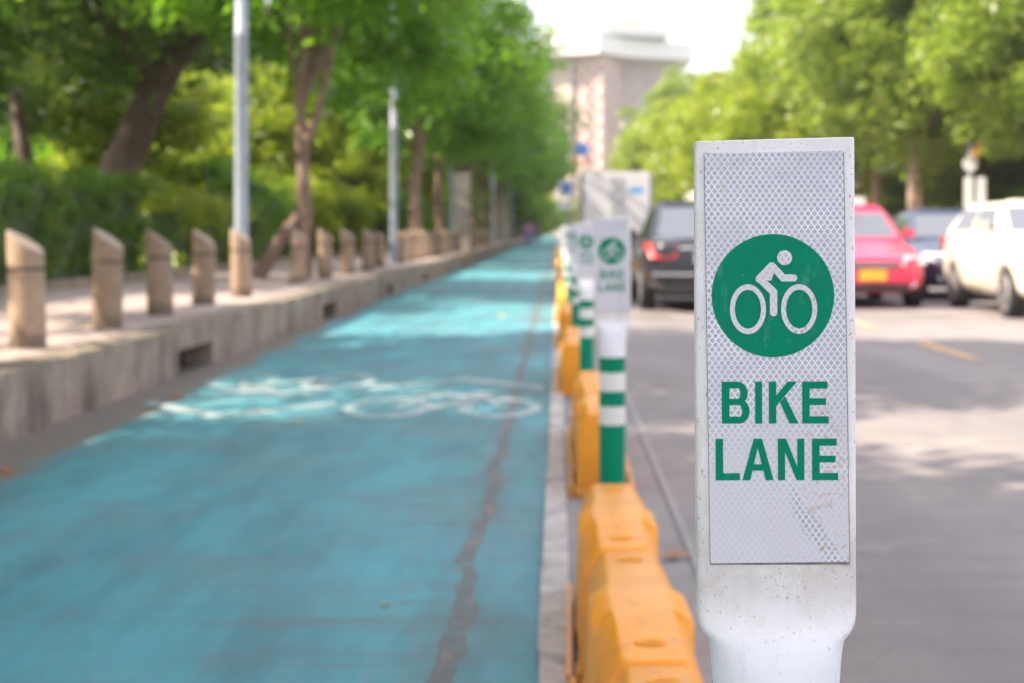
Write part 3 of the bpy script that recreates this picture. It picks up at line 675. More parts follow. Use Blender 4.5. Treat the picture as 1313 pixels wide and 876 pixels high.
# ------------------------------------------------------------------ fluted concrete pillars
def pillar(x, d, w, h, lab):
    root = empty('fluted_pillar', (x, d, .35)); tag(root, lab, 'pillar')
    bm = bmesh.new(); n = 5
    for k in range(n):
        xa = -w/2 + w*k/n; box(bm, xa + .012, xa + w/n - .012, -w*.3, w*.3, 0.1, h - .12)
    box(bm, -w/2 + .03, w/2 - .03, -w*.27, w*.27, 0.0, h - .02); obj('shaft', bm, M['pillar'], root, bevel=.012, seg=1)
    bm = bmesh.new(); box(bm, -w/2 - .03, w/2 + .03, -w*.33, w*.33, h - .118, h + .03); obj('capital', bm, M['pillar'], root, bevel=.01)
    bm = bmesh.new(); box(bm, -w/2 - .05, w/2 + .05, -w*.36, w*.36, -.01, .098); obj('plinth', bm, M['pillar'], root, bevel=.01)
pillar(-3.42, 55, .66, 2.72, 'tall grey ribbed concrete pillar on the left pavement')
pillar(-3.25, 91, .70, 3.9, 'cream sunlit concrete pillar farther down the pavement')

# ------------------------------------------------------------------ trees
rng = np.random.default_rng(7)
def leaves_mesh(name, clumps, per, size, mat, droop=0.0, core=None):
    """clumps: array of (x,y,z,rx,rz); leaf quads spread through each clump's volume"""
    C = np.array(clumps, dtype=np.float64); n = len(C) * per
    idx = np.repeat(np.arange(len(C)), per)
    u = rng.normal(size=(n, 3)); u /= np.linalg.norm(u, axis=1)[:, None]; r = rng.random(n)[:, None] ** 0.45
    p = C[idx, :3] + u * r * np.stack([C[idx, 3], C[idx, 3], C[idx, 4]], 1)
    if droop: p[:, 2] -= droop * (r[:, 0] ** 2) * C[idx, 3]
    nrm = rng.normal(size=(n, 3)); nrm[:, 2] = np.abs(nrm[:, 2]) + 0.6; nrm += 0.6 * u; nrm /= np.linalg.norm(nrm, axis=1)[:, None]
    a = np.cross(nrm, rng.normal(size=(n, 3))); a /= np.linalg.norm(a, axis=1)[:, None]; b = np.cross(nrm, a)
    s = size * (0.6 + 0.8 * rng.random(n))[:, None]
    v = np.stack([p - a*s, p - b*s*.42 + nrm*s*.08, p + a*s, p + b*s*.42 + nrm*s*.08], 1).reshape(-1, 3)
    me = bpy.data.meshes.new(name); me.vertices.add(4*n); me.vertices.foreach_set('co', v.ravel())
    me.loops.add(4*n); me.loops.foreach_set('vertex_index', np.arange(4*n, dtype=np.int32))
    me.polygons.add(n); me.polygons.foreach_set('loop_start', np.arange(0, 4*n, 4, dtype=np.int32))
    try: me.polygons.foreach_set('loop_total', np.full(n, 4, dtype=np.int32))
    except Exception: pass
    me.update(calc_edges=True); me.materials.append(mat)
    return me
def crown_clumps(rx, rz, zc, n, cr, flat=.6, seed=0, cx=0, cy=0):
    rg = np.random.default_rng(seed); out = []
    while len(out) < n:
        u = rg.normal(size=3); u /= np.linalg.norm(u); r = rg.random() ** 0.5
        x, y, z = u[0]*rx*r, u[1]*rx*r, u[2]*rz*r
        k = cr * (0.6 + 0.8*rg.random()); out.append((cx + x, cy + y, zc + z, k, k*flat))
    return out
def make_tree(name, hgt, tr, rx, rz, zc, n, per, leaf, cr, barkm, leafm, seed, lean=(0, 0), fork=None, droop=0.0, flat=.6, extra=None, crownshift=None):
    root = empty(name); rg = random.Random(seed)
    bm = bmesh.new(); top = zc + rz*.3; k = 7; cs = .8 if crownshift is None else crownshift
    pts = [(lean[0]*(i/k)**1.1 + rg.uniform(-.07, .07)*(i > 0), lean[1]*i/k + rg.uniform(-.07, .07)*(i > 0), top*i/k - .02*(i == 0)) for i in range(k+1)]
    tube(bm, pts, [tr*1.35 if i == 0 else tr*(1 - .72*i/k) for i in range(k+1)], 12)
    cl = crown_clumps(rx, rz, zc, n, cr, flat, seed, lean[0]*cs, lean[1]*cs) + (extra or [])
    for c in cl[:n:max(1, n//16)]:                        # limbs reaching the clumps
        j = rg.randint(3, 6); a = Vector(pts[j]); b = Vector(c[:3]); mid = a.lerp(b, .5) + Vector((rg.uniform(-.3,.3), rg.uniform(-.3,.3), rg.uniform(-.1, .35)))
        r0 = tr*(1 - .72*j/k)*.55; tube(bm, [a, mid, b], [r0, r0*.6, r0*.2], 7)
    if fork:
        for f in fork: tube(bm, f[0], f[1], 9)
    obj('trunk', bm, barkm, root, smooth=True)
    me = leaves_mesh('crown', cl, per, leaf, leafm, droop); o = bpy.data.objects.new('crown', me); COL.objects.link(o); o.parent = root
    return root
def place(proto, x, y, z, s, rz, label, cat='tree', group=None, used=set()):
    c = proto if proto.name not in used else copy_tree(proto); used.add(proto.name)
    c.location = (x, y, z); c.scale = (s, s, s) if not isinstance(s, tuple) else s; c.rotation_euler = (0, 0, rz)
    tag(c, label, cat, group); return c
GP = .36
# left street trees: forked one in view, the others of the row
forked = make_tree('street_tree', 8, .125, 3.3, 2.1, 5.6, 120, 170, .105, .72, M['bark'], M['leaf_street'], 11, (0.05, .2),
    [([(0, 0, 1.0), (-.3, -.1, .6), (-.62, -.2, 0.0)], [.09, .10, .12]), ([(.02, 0, 1.95), (.28, .0, 2.6), (.55, .1, 3.9)], [.075, .065, .04])], droop=.25, extra=[(.9 + 1.3*math.sin(i*2.1), 4.5 + 3.2*math.cos(i*1.7), 5.0 + 1.5*math.sin(i*3.3), .62, .40) for i in range(46)])
streetA = make_tree('street_tree', 8, .19, 3.6, 2.3, 5.9, 160, 165, .115, .8, M['bark'], M['leaf_street'], 21, (.25, .1), droop=.35)
streetB = make_tree('street_tree', 8, .17, 3.5, 2.6, 5.7, 155, 165, .115, .8, M['bark'], M['leaf_street'], 33, (-.3, .3), droop=.35)
G1 = 'street trees on the left pavement'
place(forked, -3.95, 24, GP, 1, 0, 'forked brown street tree with a leaning side stem, behind the lamp post', group=G1)
# out of view row: it shades the near lane and road
for (x, y, s) in ((-5.2, -5.5, 1.05), (-5.0, -1.0, 1.05), (-5.0, 2.0, 1.0), (-5.1, 11.0, 1.0), (-7.6, 0.8, 1.15), (-8.2, 3.0, .9), (-5.2, 13.0, .85), (-5.0, 6.6, .62)):  # the last, small low tree is added only to shade the lane
    place(streetA if y < 3 else streetB, x, y, GP, s, y, 'unseen street tree shading the lane beside the camera, outside the left edge of the view', group=G1)
lab_row = ['street tree with a thin brown trunk beyond the second lamp post', 'street tree with a slanting thin trunk left of the ribbed pillar']
for i, (x, y, s, rz) in enumerate(((-3.95, 43, 1.0, 0.3), (-3.75, 50, .95, 2.0), (-3.7, 60, 1.0, 4.0), (-3.7, 69, 1.05, 1.0), (-3.7, 79, 1.0, 3.2), (-3.6, 89, 1.05, 5), (-3.6, 100, 1.1, 2), (-3.6, 112, 1.1, 0), (-3.6, 126, 1.2, 3), (-3.6, 142, 1.3, 4), (-3.6, 160, 1.4, 1), (-3.8, 182, 1.6, 2), (-4, 205, 1.7, 5))):
    place((streetA, streetB)[i % 2], x, y, GP, s, rz, lab_row[i] if i < 2 else 'distant street tree arching over the blue lane', group=G1)
# park trees behind the hedge
big = make_tree('park_tree', 10, .42, 5.4, 3.5, 6.9, 210, 150, .125, 1.0, M['barkd'], M['leaf_dark'], 5, (4.2, .4),
    [([(-.1, 0, .2), (-.35, 0, 1.0), (-.75, 0, 1.9), (-.95, 0, 3.2)], [.24, .2, .17, .10])], droop=.2, crownshift=.12)
parkA = make_tree('park_tree', 8, .25, 4.2, 3.2, 5.0, 150, 150, .13, .9, M['bark'], M['leaf_dark'], 45, (-.3, 0))
parkL = make_tree('park_tree', 7, .18, 3.0, 2.4, 4.2, 100, 150, .12, .7, M['barkp'], M['leaf_lime'], 51, (.3, 0))
place(big, -8.8, 28, GP, 1, 0, 'big dark park tree with a thick leaning trunk behind the hedge')
G2 = 'park trees behind the hedge'
for i, (x, y, s, rz, pr) in enumerate(((-14, 33, 1.0, 1, parkA), (-11.5, 21, .9, 2, parkA), (-10.2, 36, .8, 0, parkL), (-8.0, 44, .85, 2, parkL), (-13.5, 46, 1.0, 3, parkL), (-9, 58, 1.1, 4, parkA), (-15, 60, 1.3, 5, parkA), (-20, 48, 1.4, 0, parkA),
        (-7.5, 70, 1.1, 1, parkL), (-12, 80, 1.4, 2, parkA), (-9, 95, 1.5, 3, parkA), (-16, 105, 1.8, 5, parkA), (-9, 120, 1.8, 1, parkA), (-24, 75, 1.9, 2, parkA), (-8, 150, 2.1, 3, parkA), (-20, 150, 2.4, 3, parkA), (-6.8, 52, .7, 4, parkL))):
    place(pr, x, y, GP, s, rz, ('yellow-green small park tree behind the hedge' if pr is parkL else 'dark green park tree in the background behind the hedge'), group=G2)
# shrubs
def make_bush(leafm, seed, n=34, per=230):
    root = empty('shrub'); cl = crown_clumps(1.0, .65, .75, n, .38, .8, seed)
    bm = bmesh.new(); rg = random.Random(seed)
    for c in cl[::5]: tube(bm, [(rg.uniform(-.1,.1), rg.uniform(-.1,.1), 0), (c[0]*.5, c[1]*.5, c[2]*.6), c[:3]], [.03, .022, .01], 6)
    obj('stem', bm, M['barkd'], root)
    me = leaves_mesh('foliage', cl, per, .06, leafm); o = bpy.data.objects.new('foliage', me); COL.objects.link(o); o.parent = root; return root
bushL = make_bush(M['leaf_lime'], 3); bushG = make_bush(M['leaf_street'], 4)
G3 = 'shrubs in the park behind the hedge'
for i, (x, y, s, pr) in enumerate(((-8.2, 32, 1.3, bushL), (-7.6, 36, 1.5, bushG), (-9.6, 34, 1.6, bushL), (-7.4, 41, 1.7, bushL), (-9.5, 45, 2.0, bushG), (-7.0, 47, 1.6, bushL), (-6.9, 54, 1.7, bushG), (-11.5, 40, 2.2, bushL), (-14, 42, 2.5, bushG), (-17, 45, 2.5, bushL), (-6.8, 62, 1.8, bushG),
       (-6.9, 75, 2, bushG), (-6.9, 90, 2.3, bushG), (-12, 55, 2.6, bushL), (-10.5, 27.5, 1.2, bushG), (-9.2, 22.5, 1.2, bushL), (-7.6, 29.5, .95, bushL), (-16, 52, 3, bushG), (-20, 60, 3, bushG))):
    place(pr, x, y, GP, s, i*1.3, ('yellow-green sunlit shrub behind the hedge' if pr is bushL else 'mid green shrub behind the hedge'), 'shrub', G3)
# hedges: clipped boxes of leaves around twiggy cores
def hedge(name, x0, x1, y0, y1, h, mat, lab, dens=900):
    root = empty(name, ((x0+x1)/2, y0, .37)); tag(root, lab, 'hedge'); W = x1-x0; L = y1-y0
    cl = []; rg = np.random.default_rng(int(abs(x0*100+y0)))
    nn = int(L*(W + 2*h)*7)
    for _ in range(nn):
        f = rg.random()*(W + 2*h); y = rg.random()*L
        if f < h: p = (-W/2 + .06, y, f)
        elif f < h + W: p = (-W/2 + (f-h), y, h - .06)
        else: p = (W/2 - .06, y, f-h-W)
        k_ = rg.uniform(.13, .27); p = (p[0] + rg.normal()*.05, p[1], p[2] + rg.normal()*.05 + .04*math.sin(p[1]*2.3)); cl.append((*p, k_, k_*.8))
    for _ in range(int(W*h*8)): cl.append((rg.uniform(-W/2, W/2), .05, rg.uniform(0, h), .2, .17)); cl.append((rg.uniform(-W/2, W/2), L-.05, rg.uniform(0, h), .2, .17))
    me = leaves_mesh('foliage', cl, 60, .048, mat); o = bpy.data.objects.new('foliage', me); COL.objects.link(o); o.parent = root
    bm = bmesh.new(); box(bm, -W/2+.16, W/2-.16, .16, L-.16, 0.0, h-.2); obj('twig_core', bm, M['hcore'], root)
M['hcore'] = simple('twiggy_inside', (0.05, 0.085, 0.025), 0.95)
hedge('clipped_hedge', -7.6, -6.45, 10, 24.7, 1.5, M['leaf_hedge'], 'dark green clipped hedge at the left behind the stone bollards')
hedge('clipped_hedge', -7.3, -6.5, 27.2, 33, 1.25, M['leaf_lime'], 'low yellow-green hedge just past the end of the dark one')
hedge('clipped_hedge', -7.0, -6.4, 33.3, 70, 1.35, M['leaf_hedge'], 'long dark hedge behind the forked tree and the lamp posts')

# right side trees
rA = make_tree('roadside_tree', 11, .20, 4.6, 4.0, 7.4, 215, 150, .15, .95, M['barkp'], M['leaf_right'], 61, (.4, 0), droop=.2)
rB = make_tree('roadside_tree', 11, .20, 4.2, 4.4, 7.2, 205, 150, .15, .92, M['bark'], M['leaf_right'], 67, (-.5, .3), droop=.25)
rC = make_tree('roadside_tree', 10, .26, 4.3, 3.6, 5.6, 190, 150, .145, .95, M['bark'], M['leaf_limeR'] if 'leaf_limeR' in M else M['leaf_lime'], 71, (.2, .3), droop=.2)
G4 = 'trees along the right side of the road'
RT = [(11.3, 50, 1.0, 0, rA, 'tree with a pale pinkish trunk behind the pink taxi'), (12.6, 54, 1.0, 1, rB, 'tree with a straight brown trunk left of the white signs'),
      (14.5, 44, 1.0, 2, rB, 'large tree at the right edge behind the cream car'), (16.5, 52, 1.1, 3, rA, 'tree behind the white signs at the right'), (20, 60, 1.3, 4, rA, None), (13, 64, 1.15, 5, rA, None), (17, 72, 1.3, 0, rB, None),
      (10.8, 66, 1.0, 2, rC, None), (10.2, 77, 1.05, 1, rC, None), (15, 84, 1.3, 4, rB, None), (10.2, 92, 1.1, 3, rC, None), (18, 92, 1.6, 0, rA, None), (10.4, 106, 1.15, 5, rC, None), (18, 112, 1.4, 1, rA, None),
      (10.2, 122, 1.2, 2, rB, None), (17.5, 135, 1.3, 4, rB, None), (10.4, 140, 1.3, 0, rC, None), (14, 160, 1.25, 3, rA, None), (22, 165, 1.6, 5, rA, None), (14.5, 185, 1.6, 1, rC, None), (17.5, 210, 1.7, 2, rB, None),
      (18, 240, 1.9, 4, rB, None), (35, 230, 2.4, 0, rA, None), (20, 275, 2.0, 3, rA, None), (-12, 255, 2.0, 2, rB, None), (25, 75, 1.3, 1, rA, None), (29, 62, 1.2, 3, rB, None), (32, 90, 1.6, 5, rA, None), (22, 48, 1.0, 2, rB, None), (21, 78, 1.3, 2, rC, None), (26, 84, 1.5, 4, rC, None), (18.5, 66, 1.1, 1, rC, None), (24, 67, 1.3, 0, rC, None), (28, 76, 1.5, 3, rC, None)]
for x, y, s, rz, pr, lab in RT:
    place(pr, x, y, .13, s, rz, lab or ('distant tree closing the end of the road' if y > 200 else ('bright yellow-green tree in the right row' if pr is rC else 'leafy green tree in the right row over the road')), group=G4)
for i, (x, y, s) in enumerate(((12.6, 47, 1.2), (14.5, 50, 1.5), (13.2, 58, 1.4), (16.8, 58, 1.8), (14.0, 70, 1.8), (19, 66, 2.2), (13.9, 85, 2), (17.5, 44, 1.2), (13.8, 100, 2.2), (13.5, 120, 2.5), (22, 75, 2.6), (21, 36, 1.3), (19.5, 41, 1.6), (18, 50, 2.0), (22, 54, 2.4), (26, 60, 2.6), (28, 72, 3), (15.5, 38, 1.2), (15.8, 64, 2.2), (17, 80, 2.6), (16, 95, 3), (-5.4, 125, 3.0), (-5.6, 140, 3.4), (-5.6, 158, 3.6), (-5.8, 178, 4.0), (-6, 200, 4.4), (-5.5, 225, 4.6), (-5, 250, 5), (.5, 318, 5), (8, 322, 5.5), (15, 316, 6), (-7, 322, 6))):
    place(bushG if i % 2 else bushL, x + 1.2, y, .15, s, i, 'green shrub at the foot of the trees on the right' if x > 12 else 'big distant shrub near the end of the lane', 'shrub', 'shrubs on the right verge' if x > 12 else 'shrubs at the end of the lane')

# ------------------------------------------------------------------ hotel tower far off
def facade(bm, a, b, z0, z1, p=1.6, t=.17, out=.28):     # a lattice of ribs standing proud of a wall from a to b
    a = Vector(a); b = Vector(b); d = (b-a); L = d.length; d.normalize(); n = Vector((d.y, -d.x))
    def bar(s0, s1, za, zb, o):
        q = [a + d*s0 - n*.02, a + d*s1 - n*.02, a + d*s1 + n*o, a + d*s0 + n*o]
        v = [bm.verts.new((u.x, u.y, za)) for u in q] + [bm.verts.new((u.x, u.y, zb)) for u in q]
        for f in ((0,1,2,3),(7,6,5,4),(0,4,5,1),(1,5,6,2),(2,6,7,3),(3,7,4,0)): bm.faces.new([v[i] for i in f])
    k = int(L/p)
    for i in range(k+1): bar(i*L/k - t/2, i*L/k + t/2, z0, z1, out)
    m = int((z1-z0)/p)
    for j in range(m+1): zc = z0 + (z1-z0)*j/m; bar(0, L, zc - t, zc + t, out*.8)
    for i in range(k):
        for j in range(m):
            if (i + j) % 2 == 0:
                s0 = i*L/k + t; s1 = (i+1)*L/k - t; za = z0 + (z1-z0)*j/m + t*1.6; zb = z0 + (z1-z0)*(j+1)/m - t*1.6; bar(s0, s1, za, zb, out*.45)
def polyprism(bm, pts, z0, z1):
    loft(bm, [[(x, y, z0) for x, y in pts], [(x, y, z1) for x, y in pts]]); bmesh.ops.recalc_face_normals(bm, faces=bm.faces)
M['wingwall'] = simple('pale_mauve_wall', (0.50, 0.44, 0.46), 0.8, .15, .4)
bld = empty('hotel_tower', (0, 350, 0)); tag(bld, 'tall pale hotel tower with brick lattice walls and white roof slabs beyond the trees', 'building')
K = lambda x, y: (x, y - 350)
core = [K(3.2, 352), K(10.2, 346), K(14.0, 353), K(14.0, 366), K(3.2, 366)]
bm = bmesh.new(); polyprism(bm, core, 0, 40); obj('brick_core', bm, M['brick'], bld)
bm = bmesh.new(); facade(bm, K(3.4, 351.8), K(10.0, 346.1), 2, 39.5); facade(bm, K(10.3, 346.15), K(13.9, 352.9), 2, 39.5); obj('facade_screen', bm, M['lattice'], bld)
bm = bmesh.new(); polyprism(bm, [K(14.0, 358), K(28.5, 364), K(28.5, 378), K(14.0, 378)], 0, 40); obj('side_wing', bm, M['wingwall'], bld)
bm = bmesh.new(); facade(bm, K(14.1, 357.9), K(28.3, 363.8), 2, 39.5, 1.9); obj('wing_screen', bm, M['lattice'], bld)
bm = bmesh.new(); polyprism(bm, [K(-.8, 353), K(3.15, 350.5), K(3.15, 370), K(-.8, 370)], 0, 40); obj('stair_tower', bm, M['cream'], bld)
bm = bmesh.new(); polyprism(bm, [K(-11, 356), K(-.85, 358), K(-.85, 375), K(-11, 375)], 0, 39); obj('left_wing', bm, M['cream'], bld)
bm = bmesh.new(); polyprism(bm, [K(-9.5, 352), K(9, 342.5), K(15.5, 350), K(31, 358), K(31, 380), K(-9.5, 380)], 40.05, 44.0); obj('lower_roof_slab', bm, M['white'], bld)
bm = bmesh.new(); polyprism(bm, [K(-4, 350), K(8, 345), K(25, 352), K(25, 376), K(-4, 376)], 44.6, 46.6); obj('upper_roof_slab', bm, M['white'], bld)
bm = bmesh.new(); polyprism(bm, [K(-2, 352), K(8, 347), K(24.5, 354), K(24.5, 374), K(-2, 374)], 44.02, 44.58); obj('roof_gap', bm, M['darkblue'], bld)
bm = bmesh.new(); polyprism(bm, [K(1, 355), K(20, 355), K(20, 370), K(1, 370)], 46.62, 49.6); obj('penthouse', bm, M['cream'], bld)
# mast
def mast(x, y, h, w, lab):
    root = empty('lattice_mast', (x, y, 0)); tag(root, lab, 'mast'); bm = bmesh.new()
    c = [(-w,-w),(w,-w),(w,w),(-w,w)]
    for a, b in c: tube(bm, [(a, b, 0), (a*.55, b*.55, h)], .16, 5)
    n = 22
    for i in range(n):
        for j in range(4):
            s0 = 1 - .45*i/n; s1 = 1 - .45*(i+1)/n; a = c[j]; b = c[(j+1) % 4]
            tube(bm, [(a[0]*s0, a[1]*s0, h*i/n), (b[0]*s1, b[1]*s1, h*(i+1)/n)], .09, 4)
    obj('lattice', bm, M['darkblue'], root)
mast(-2.7, 330, 72, 1.1, 'dark lattice mast rising left of the hotel roof'); mast(-7.2, 345, 66, .8, 'thinner lattice mast at the edge of the leaves')

# ------------------------------------------------------------------ vehicles (local front = -Y)
def finish_boolean(o, cutters):
    for c in cutters:
        md = o.modifiers.new('b', 'BOOLEAN'); md.object = c; md.operation = 'DIFFERENCE'; md.solver = 'EXACT'
    dg = bpy.context.evaluated_depsgraph_get(); dg.update()
    me = bpy.data.meshes.new_from_object(o.evaluated_get(dg)); o.modifiers.clear(); o.data = me
    for c in cutters: bpy.data.objects.remove(c)
def make_car(name, paint, L=4.5, W=1.74, Hh=1.46, kind='sedan', rearred=True, clearlamp='clear', plate='plate_w', grille='blackp'):
    root = empty(name); y0, y1 = -L/2, L/2; hw = W/2; wb = L*.59; wyf = y0 + L*.185; wyr = wyf + wb; wr = .315
    # lower body: sections along y: (y, zbottom, zbelt, half width)
    bz = .93
    if kind == 'sedan': st = [(y0, .34, .60, .62), (y0+.06, .24, .70, .78), (y0+.35, .19, .76, .96), (y0+1.0, .18, .86, 1.0), (y0+1.35, .18, .93, 1.0), (0, .18, .95, 1.0), (y1-1.2, .18, .97, 1.0), (y1-.45, .20, 1.0, .97), (y1-.08, .27, .98, .84), (y1, .36, .86, .74)]
    else: st = [(y0, .34, .62, .66), (y0+.06, .24, .76, .8), (y0+.35, .19, .88, .97), (y0+.9, .18, .99, 1.0), (y0+1.2, .18, 1.03, 1.0), (0, .18, 1.06, 1.0), (y1-1.2, .18, 1.08, 1.0), (y1-.4, .20, 1.08, .97), (y1-.06, .27, 1.02, .88), (y1, .36, .86, .80)]
    rings = []
    for y, zb, zt, k in st:
        h = hw*k; zm = zb + (zt-zb)*.55
        half = [(h*.80, zb), (h*.985, zb+(zm-zb)*.35), (h, zm), (h*.965, zt-.04), (h*.86, zt), (h*.45, zt+.035)]
        rings.append([(x, y, z) for x, z in half] + [(-x, y, z) for x, z in reversed(half)])
    bm = bmesh.new(); loft(bm, rings); bmesh.ops.recalc_face_normals(bm, faces=bm.faces)
    b = obj('body', bm, paint, root, smooth=True); sm = b.modifiers.new('s', 'SUBSURF'); sm.levels = 2; sm.render_levels = 2
    cut = []
    for wy in (wyf, wyr):
        bm = bmesh.new(); n = 28
        loft(bm, [[(sx*(hw+.1), wy + (wr+.055)*math.cos(2*math.pi*i/n), wr + (wr+.055)*math.sin(2*math.pi*i/n)) for i in range(n)] for sx in (-1, 1)])
        bmesh.ops.recalc_face_normals(bm, faces=bm.faces); c = obj('tmp', bm, M['blackp']); cut.append(c)
    finish_boolean(b, cut)
    for p in b.data.polygons: p.use_smooth = True
    # dark underbody between the wheels
    bm = bmesh.new(); box(bm, -hw+.24, hw-.24, y0+.4, y1-.4, .2, .62); obj('chassis', bm, M['blackp'], root)
    # cabin
    zt = Hh - .02
    zb = st[5][2] - .03
    if kind == 'sedan': f0, f1, r1, r0 = y0+1.32, y0+2.05, y1-1.45, y1-.62
    else: f0, f1, r1, r0 = y0+1.05, y0+1.85, y1-.75, y1-.15
    hb, ht = hw*.90, hw*.70
    low = [(-hb, f0), (hb, f0), (hb, r0), (-hb, r0)]; mid = [(-ht, f1), (ht, f1), (ht, r1), (-ht, r1)]
    bm = bmesh.new()
    loft(bm, [[(x, y, zb) for x, y in low], [(x, y, zt-.05) for x, y in mid], [(x*.86, y*.97 + .0, zt) for x, y in mid]]); bmesh.ops.recalc_face_normals(bm, faces=bm.faces)
    cb = obj('cabin', bm, paint, root, bevel=.075, seg=5, smooth=True)
    Bv = [Vector((x, y, zb)) for x, y in low]; Tv = [Vector((x, y, zt-.05)) for x, y in mid]
    def pane(nm, a, b_, c, d, ua, ub, va, vb, off=.008, va2=None, ua2=None, ub2=None):
        # a,b bottom corners, c,d top corners (c over b)
        def pt(u, v): return (a.lerp(b_, u)).lerp(d.lerp(c, u), v)
        ua2 = ua if ua2 is None else ua2; ub2 = ub if ub2 is None else ub2
        n = (b_-a).cross(d-a).normalized(); ctr = Vector((0, 0, zb+.2))
        if n.dot(pt(.5, .5) - Vector((0, (f1+r1)/2, zb+.1))) < 0: n = -n
        q = [pt(ua, va), pt(ub, va), pt(ub2, vb), pt(ua2, vb)]
        bm = bmesh.new(); lo = [bm.verts.new(p - n*.03) for p in q]; hi = [bm.verts.new(p + n*off) for p in q]
        bm.faces.new(hi)
        for i in range(4): bm.faces.new((lo[i], lo[(i+1) % 4], hi[(i+1) % 4], hi[i]))
        bmesh.ops.recalc_face_normals(bm, faces=bm.faces)
        return obj(nm, bm, M['glass2' if nm == 'side_window' else 'glass'], root)
    pane('windscreen', Bv[0], Bv[1], Tv[1], Tv[0], .06, .94, .14, .93)
    pane('rear_window', Bv[3], Bv[2], Tv[2], Tv[3], .07, .93, .16, .92)
    for s_ in (0, 1):
        a, b_, c, d = (Bv[0], Bv[3], Tv[3], Tv[0]) if s_ == 0 else (Bv[1], Bv[2], Tv[2], Tv[1])
        pane('side_window', a, b_, c, d, .14, .49, .16, .90, .008, ua2=.06, ub2=.49); pane('side_window', a, b_, c, d, .53, .86, .16, .90, .008, ua2=.53, ub2=.93)
    # wheels
    for wy in (wyf, wyr):
        for sx in (-1, 1):
            w = empty('wheel', (sx*(hw-.115), wy, wr)); w.parent = root; n = 28
            w.rotation_euler = (0, 0, 0 if sx > 0 else math.pi)
            bm = bmesh.new(); prof = [(-.1, wr*.72), (-.1, wr*.96), (-.07, wr), (.07, wr), (.1, wr*.96), (.1, wr*.72)]
            loft(bm, [[(x, r*math.cos(2*math.pi*i/n), r*math.sin(2*math.pi*i/n)) for i in range(n)] for x, r in prof], True); bmesh.ops.recalc_face_normals(bm, faces=bm.faces)
            obj('tyre', bm, M['rubber'], w, smooth=True)
            bm = bmesh.new(); loft(bm, [[(x, r*math.cos(2*math.pi*i/n), r*math.sin(2*math.pi*i/n)) for i in range(n)] for x, r in ((.101, wr*.70), (.112, wr*.66), (.106, wr*.60))], False)
            for q in range(5):
                a = 2*math.pi*q/5; ca, sa = math.cos(a), math.sin(a)
                vs = []
                for (r, t_) in ((.03, .05), (wr*.66, .03)):
                    for sgn in (-1, 1): vs.append((r*ca - sgn*t_*sa, r*sa + sgn*t_*ca))
                quad(bm, [(.114, vs[0][0], vs[0][1]), (.114, vs[1][0], vs[1][1]), (.114, vs[3][0], vs[3][1]), (.114, vs[2][0], vs[2][1])])
            obj('rim', bm, M['rim'], w, smooth=False)
    # lamps
    for sx in (-1, 1):
        bm = bmesh.new(); zl = .66 if kind == 'sedan' else .72
        rr = [[(sx*(hw*.48), y0+.10, zl-.05), (sx*(hw*.90), y0+.30, zl-.03), (sx*(hw*.93), y0+.42, zl+.08), (sx*(hw*.55), y0+.16, zl+.06)],
              [(sx*(hw*.48), y0-.005, zl-.06), (sx*(hw*.93), y0+.17, zl-.04), (sx*(hw*.955), y0+.36, zl+.09), (sx*(hw*.55), y0+.07, zl+.085)]]
        loft(bm, rr); bmesh.ops.recalc_face_normals(bm, faces=bm.faces); obj('headlight', bm, M[clearlamp], root, bevel=.012, smooth=True)
        bm = bmesh.new(); zl = .84 if kind == 'sedan' else .92
        rr = [[(sx*(hw*.52), y1-.14, zl-.09), (sx*(hw*.88), y1-.22, zl-.10), (sx*(hw*.93), y1-.40, zl+.06), (sx*(hw*.52), y1-.16, zl+.08)],
              [(sx*(hw*.50), y1+.004, zl-.11), (sx*(hw*.90), y1-.045, zl-.12), (sx*(hw*.985), y1-.30, zl+.08), (sx*(hw*.50), y1-.03, zl+.09)]]
        loft(bm, rr); bmesh.ops.recalc_face_normals(bm, faces=bm.faces); obj('tail_light', bm, M['red'], root, bevel=.012, smooth=True)
        bm = bmesh.new(); disc_y(bm, sx*hw*.66, y0-.012+.06, .36, .055, .055, y0+.2, 20); obj('fog_lamp', bm, M[clearlamp], root)
        mr = empty('door_mirror', (sx*(hw*.93), f0+.55, zb+.07)); mr.parent = root
        bm = bmesh.new(); box(bm, *(sorted((sx*.03, sx*.20))), -.04, .08, .0, .13); obj('mirror_housing', bm, paint, mr, bevel=.03, seg=3, smooth=True)
        bm = bmesh.new(); box(bm, *(sorted((sx*-.06, sx*.06))), -.01, .03, .02, .05); obj('mirror_arm', bm, M['blackp'], mr)
    bm = bmesh.new(); box(bm, -hw*.42, hw*.42, y0-.012, y0+.1, .575, .67); g = obj('grille', bm, M[grille], root, bevel=.01)
    bm = bmesh.new()
    for q in range(3): box(bm, -hw*.40, hw*.40, y0-.02, y0-.011, .59+.026*q, .598+.026*q)
    obj('grille_bar', bm, M['chrome'], g)
    bm = bmesh.new(); box(bm, -hw*.60, hw*.60, y0+.0, y0+.15, .26, .35); obj('lower_intake', bm, M['blackp'], root, bevel=.01)
    bm = bmesh.new(); box(bm, -.19, .19, y0-.035, y0-.022, .40, .55); obj('number_plate', bm, M[plate], root, bevel=.004, seg=1)
    bm = bmesh.new(); box(bm, -.21, .21, y1+.005, y1+.02, .66, .80); obj('number_plate', bm, M[plate], root, bevel=.004, seg=1)
    bm = bmesh.new(); box(bm, -hw*.46, hw*.46, y1-.02, y1+.03, .845, .885); obj('boot_trim', bm, M['chrome'], root, bevel=.008)
    bm = bmesh.new(); box(bm, -hw*.86, hw*.86, y1-.14, y1+.02, .50, .53); obj('bumper_line', bm, M['chrome'] if kind == 'sedan' else M['blackp'], root, bevel=.006)
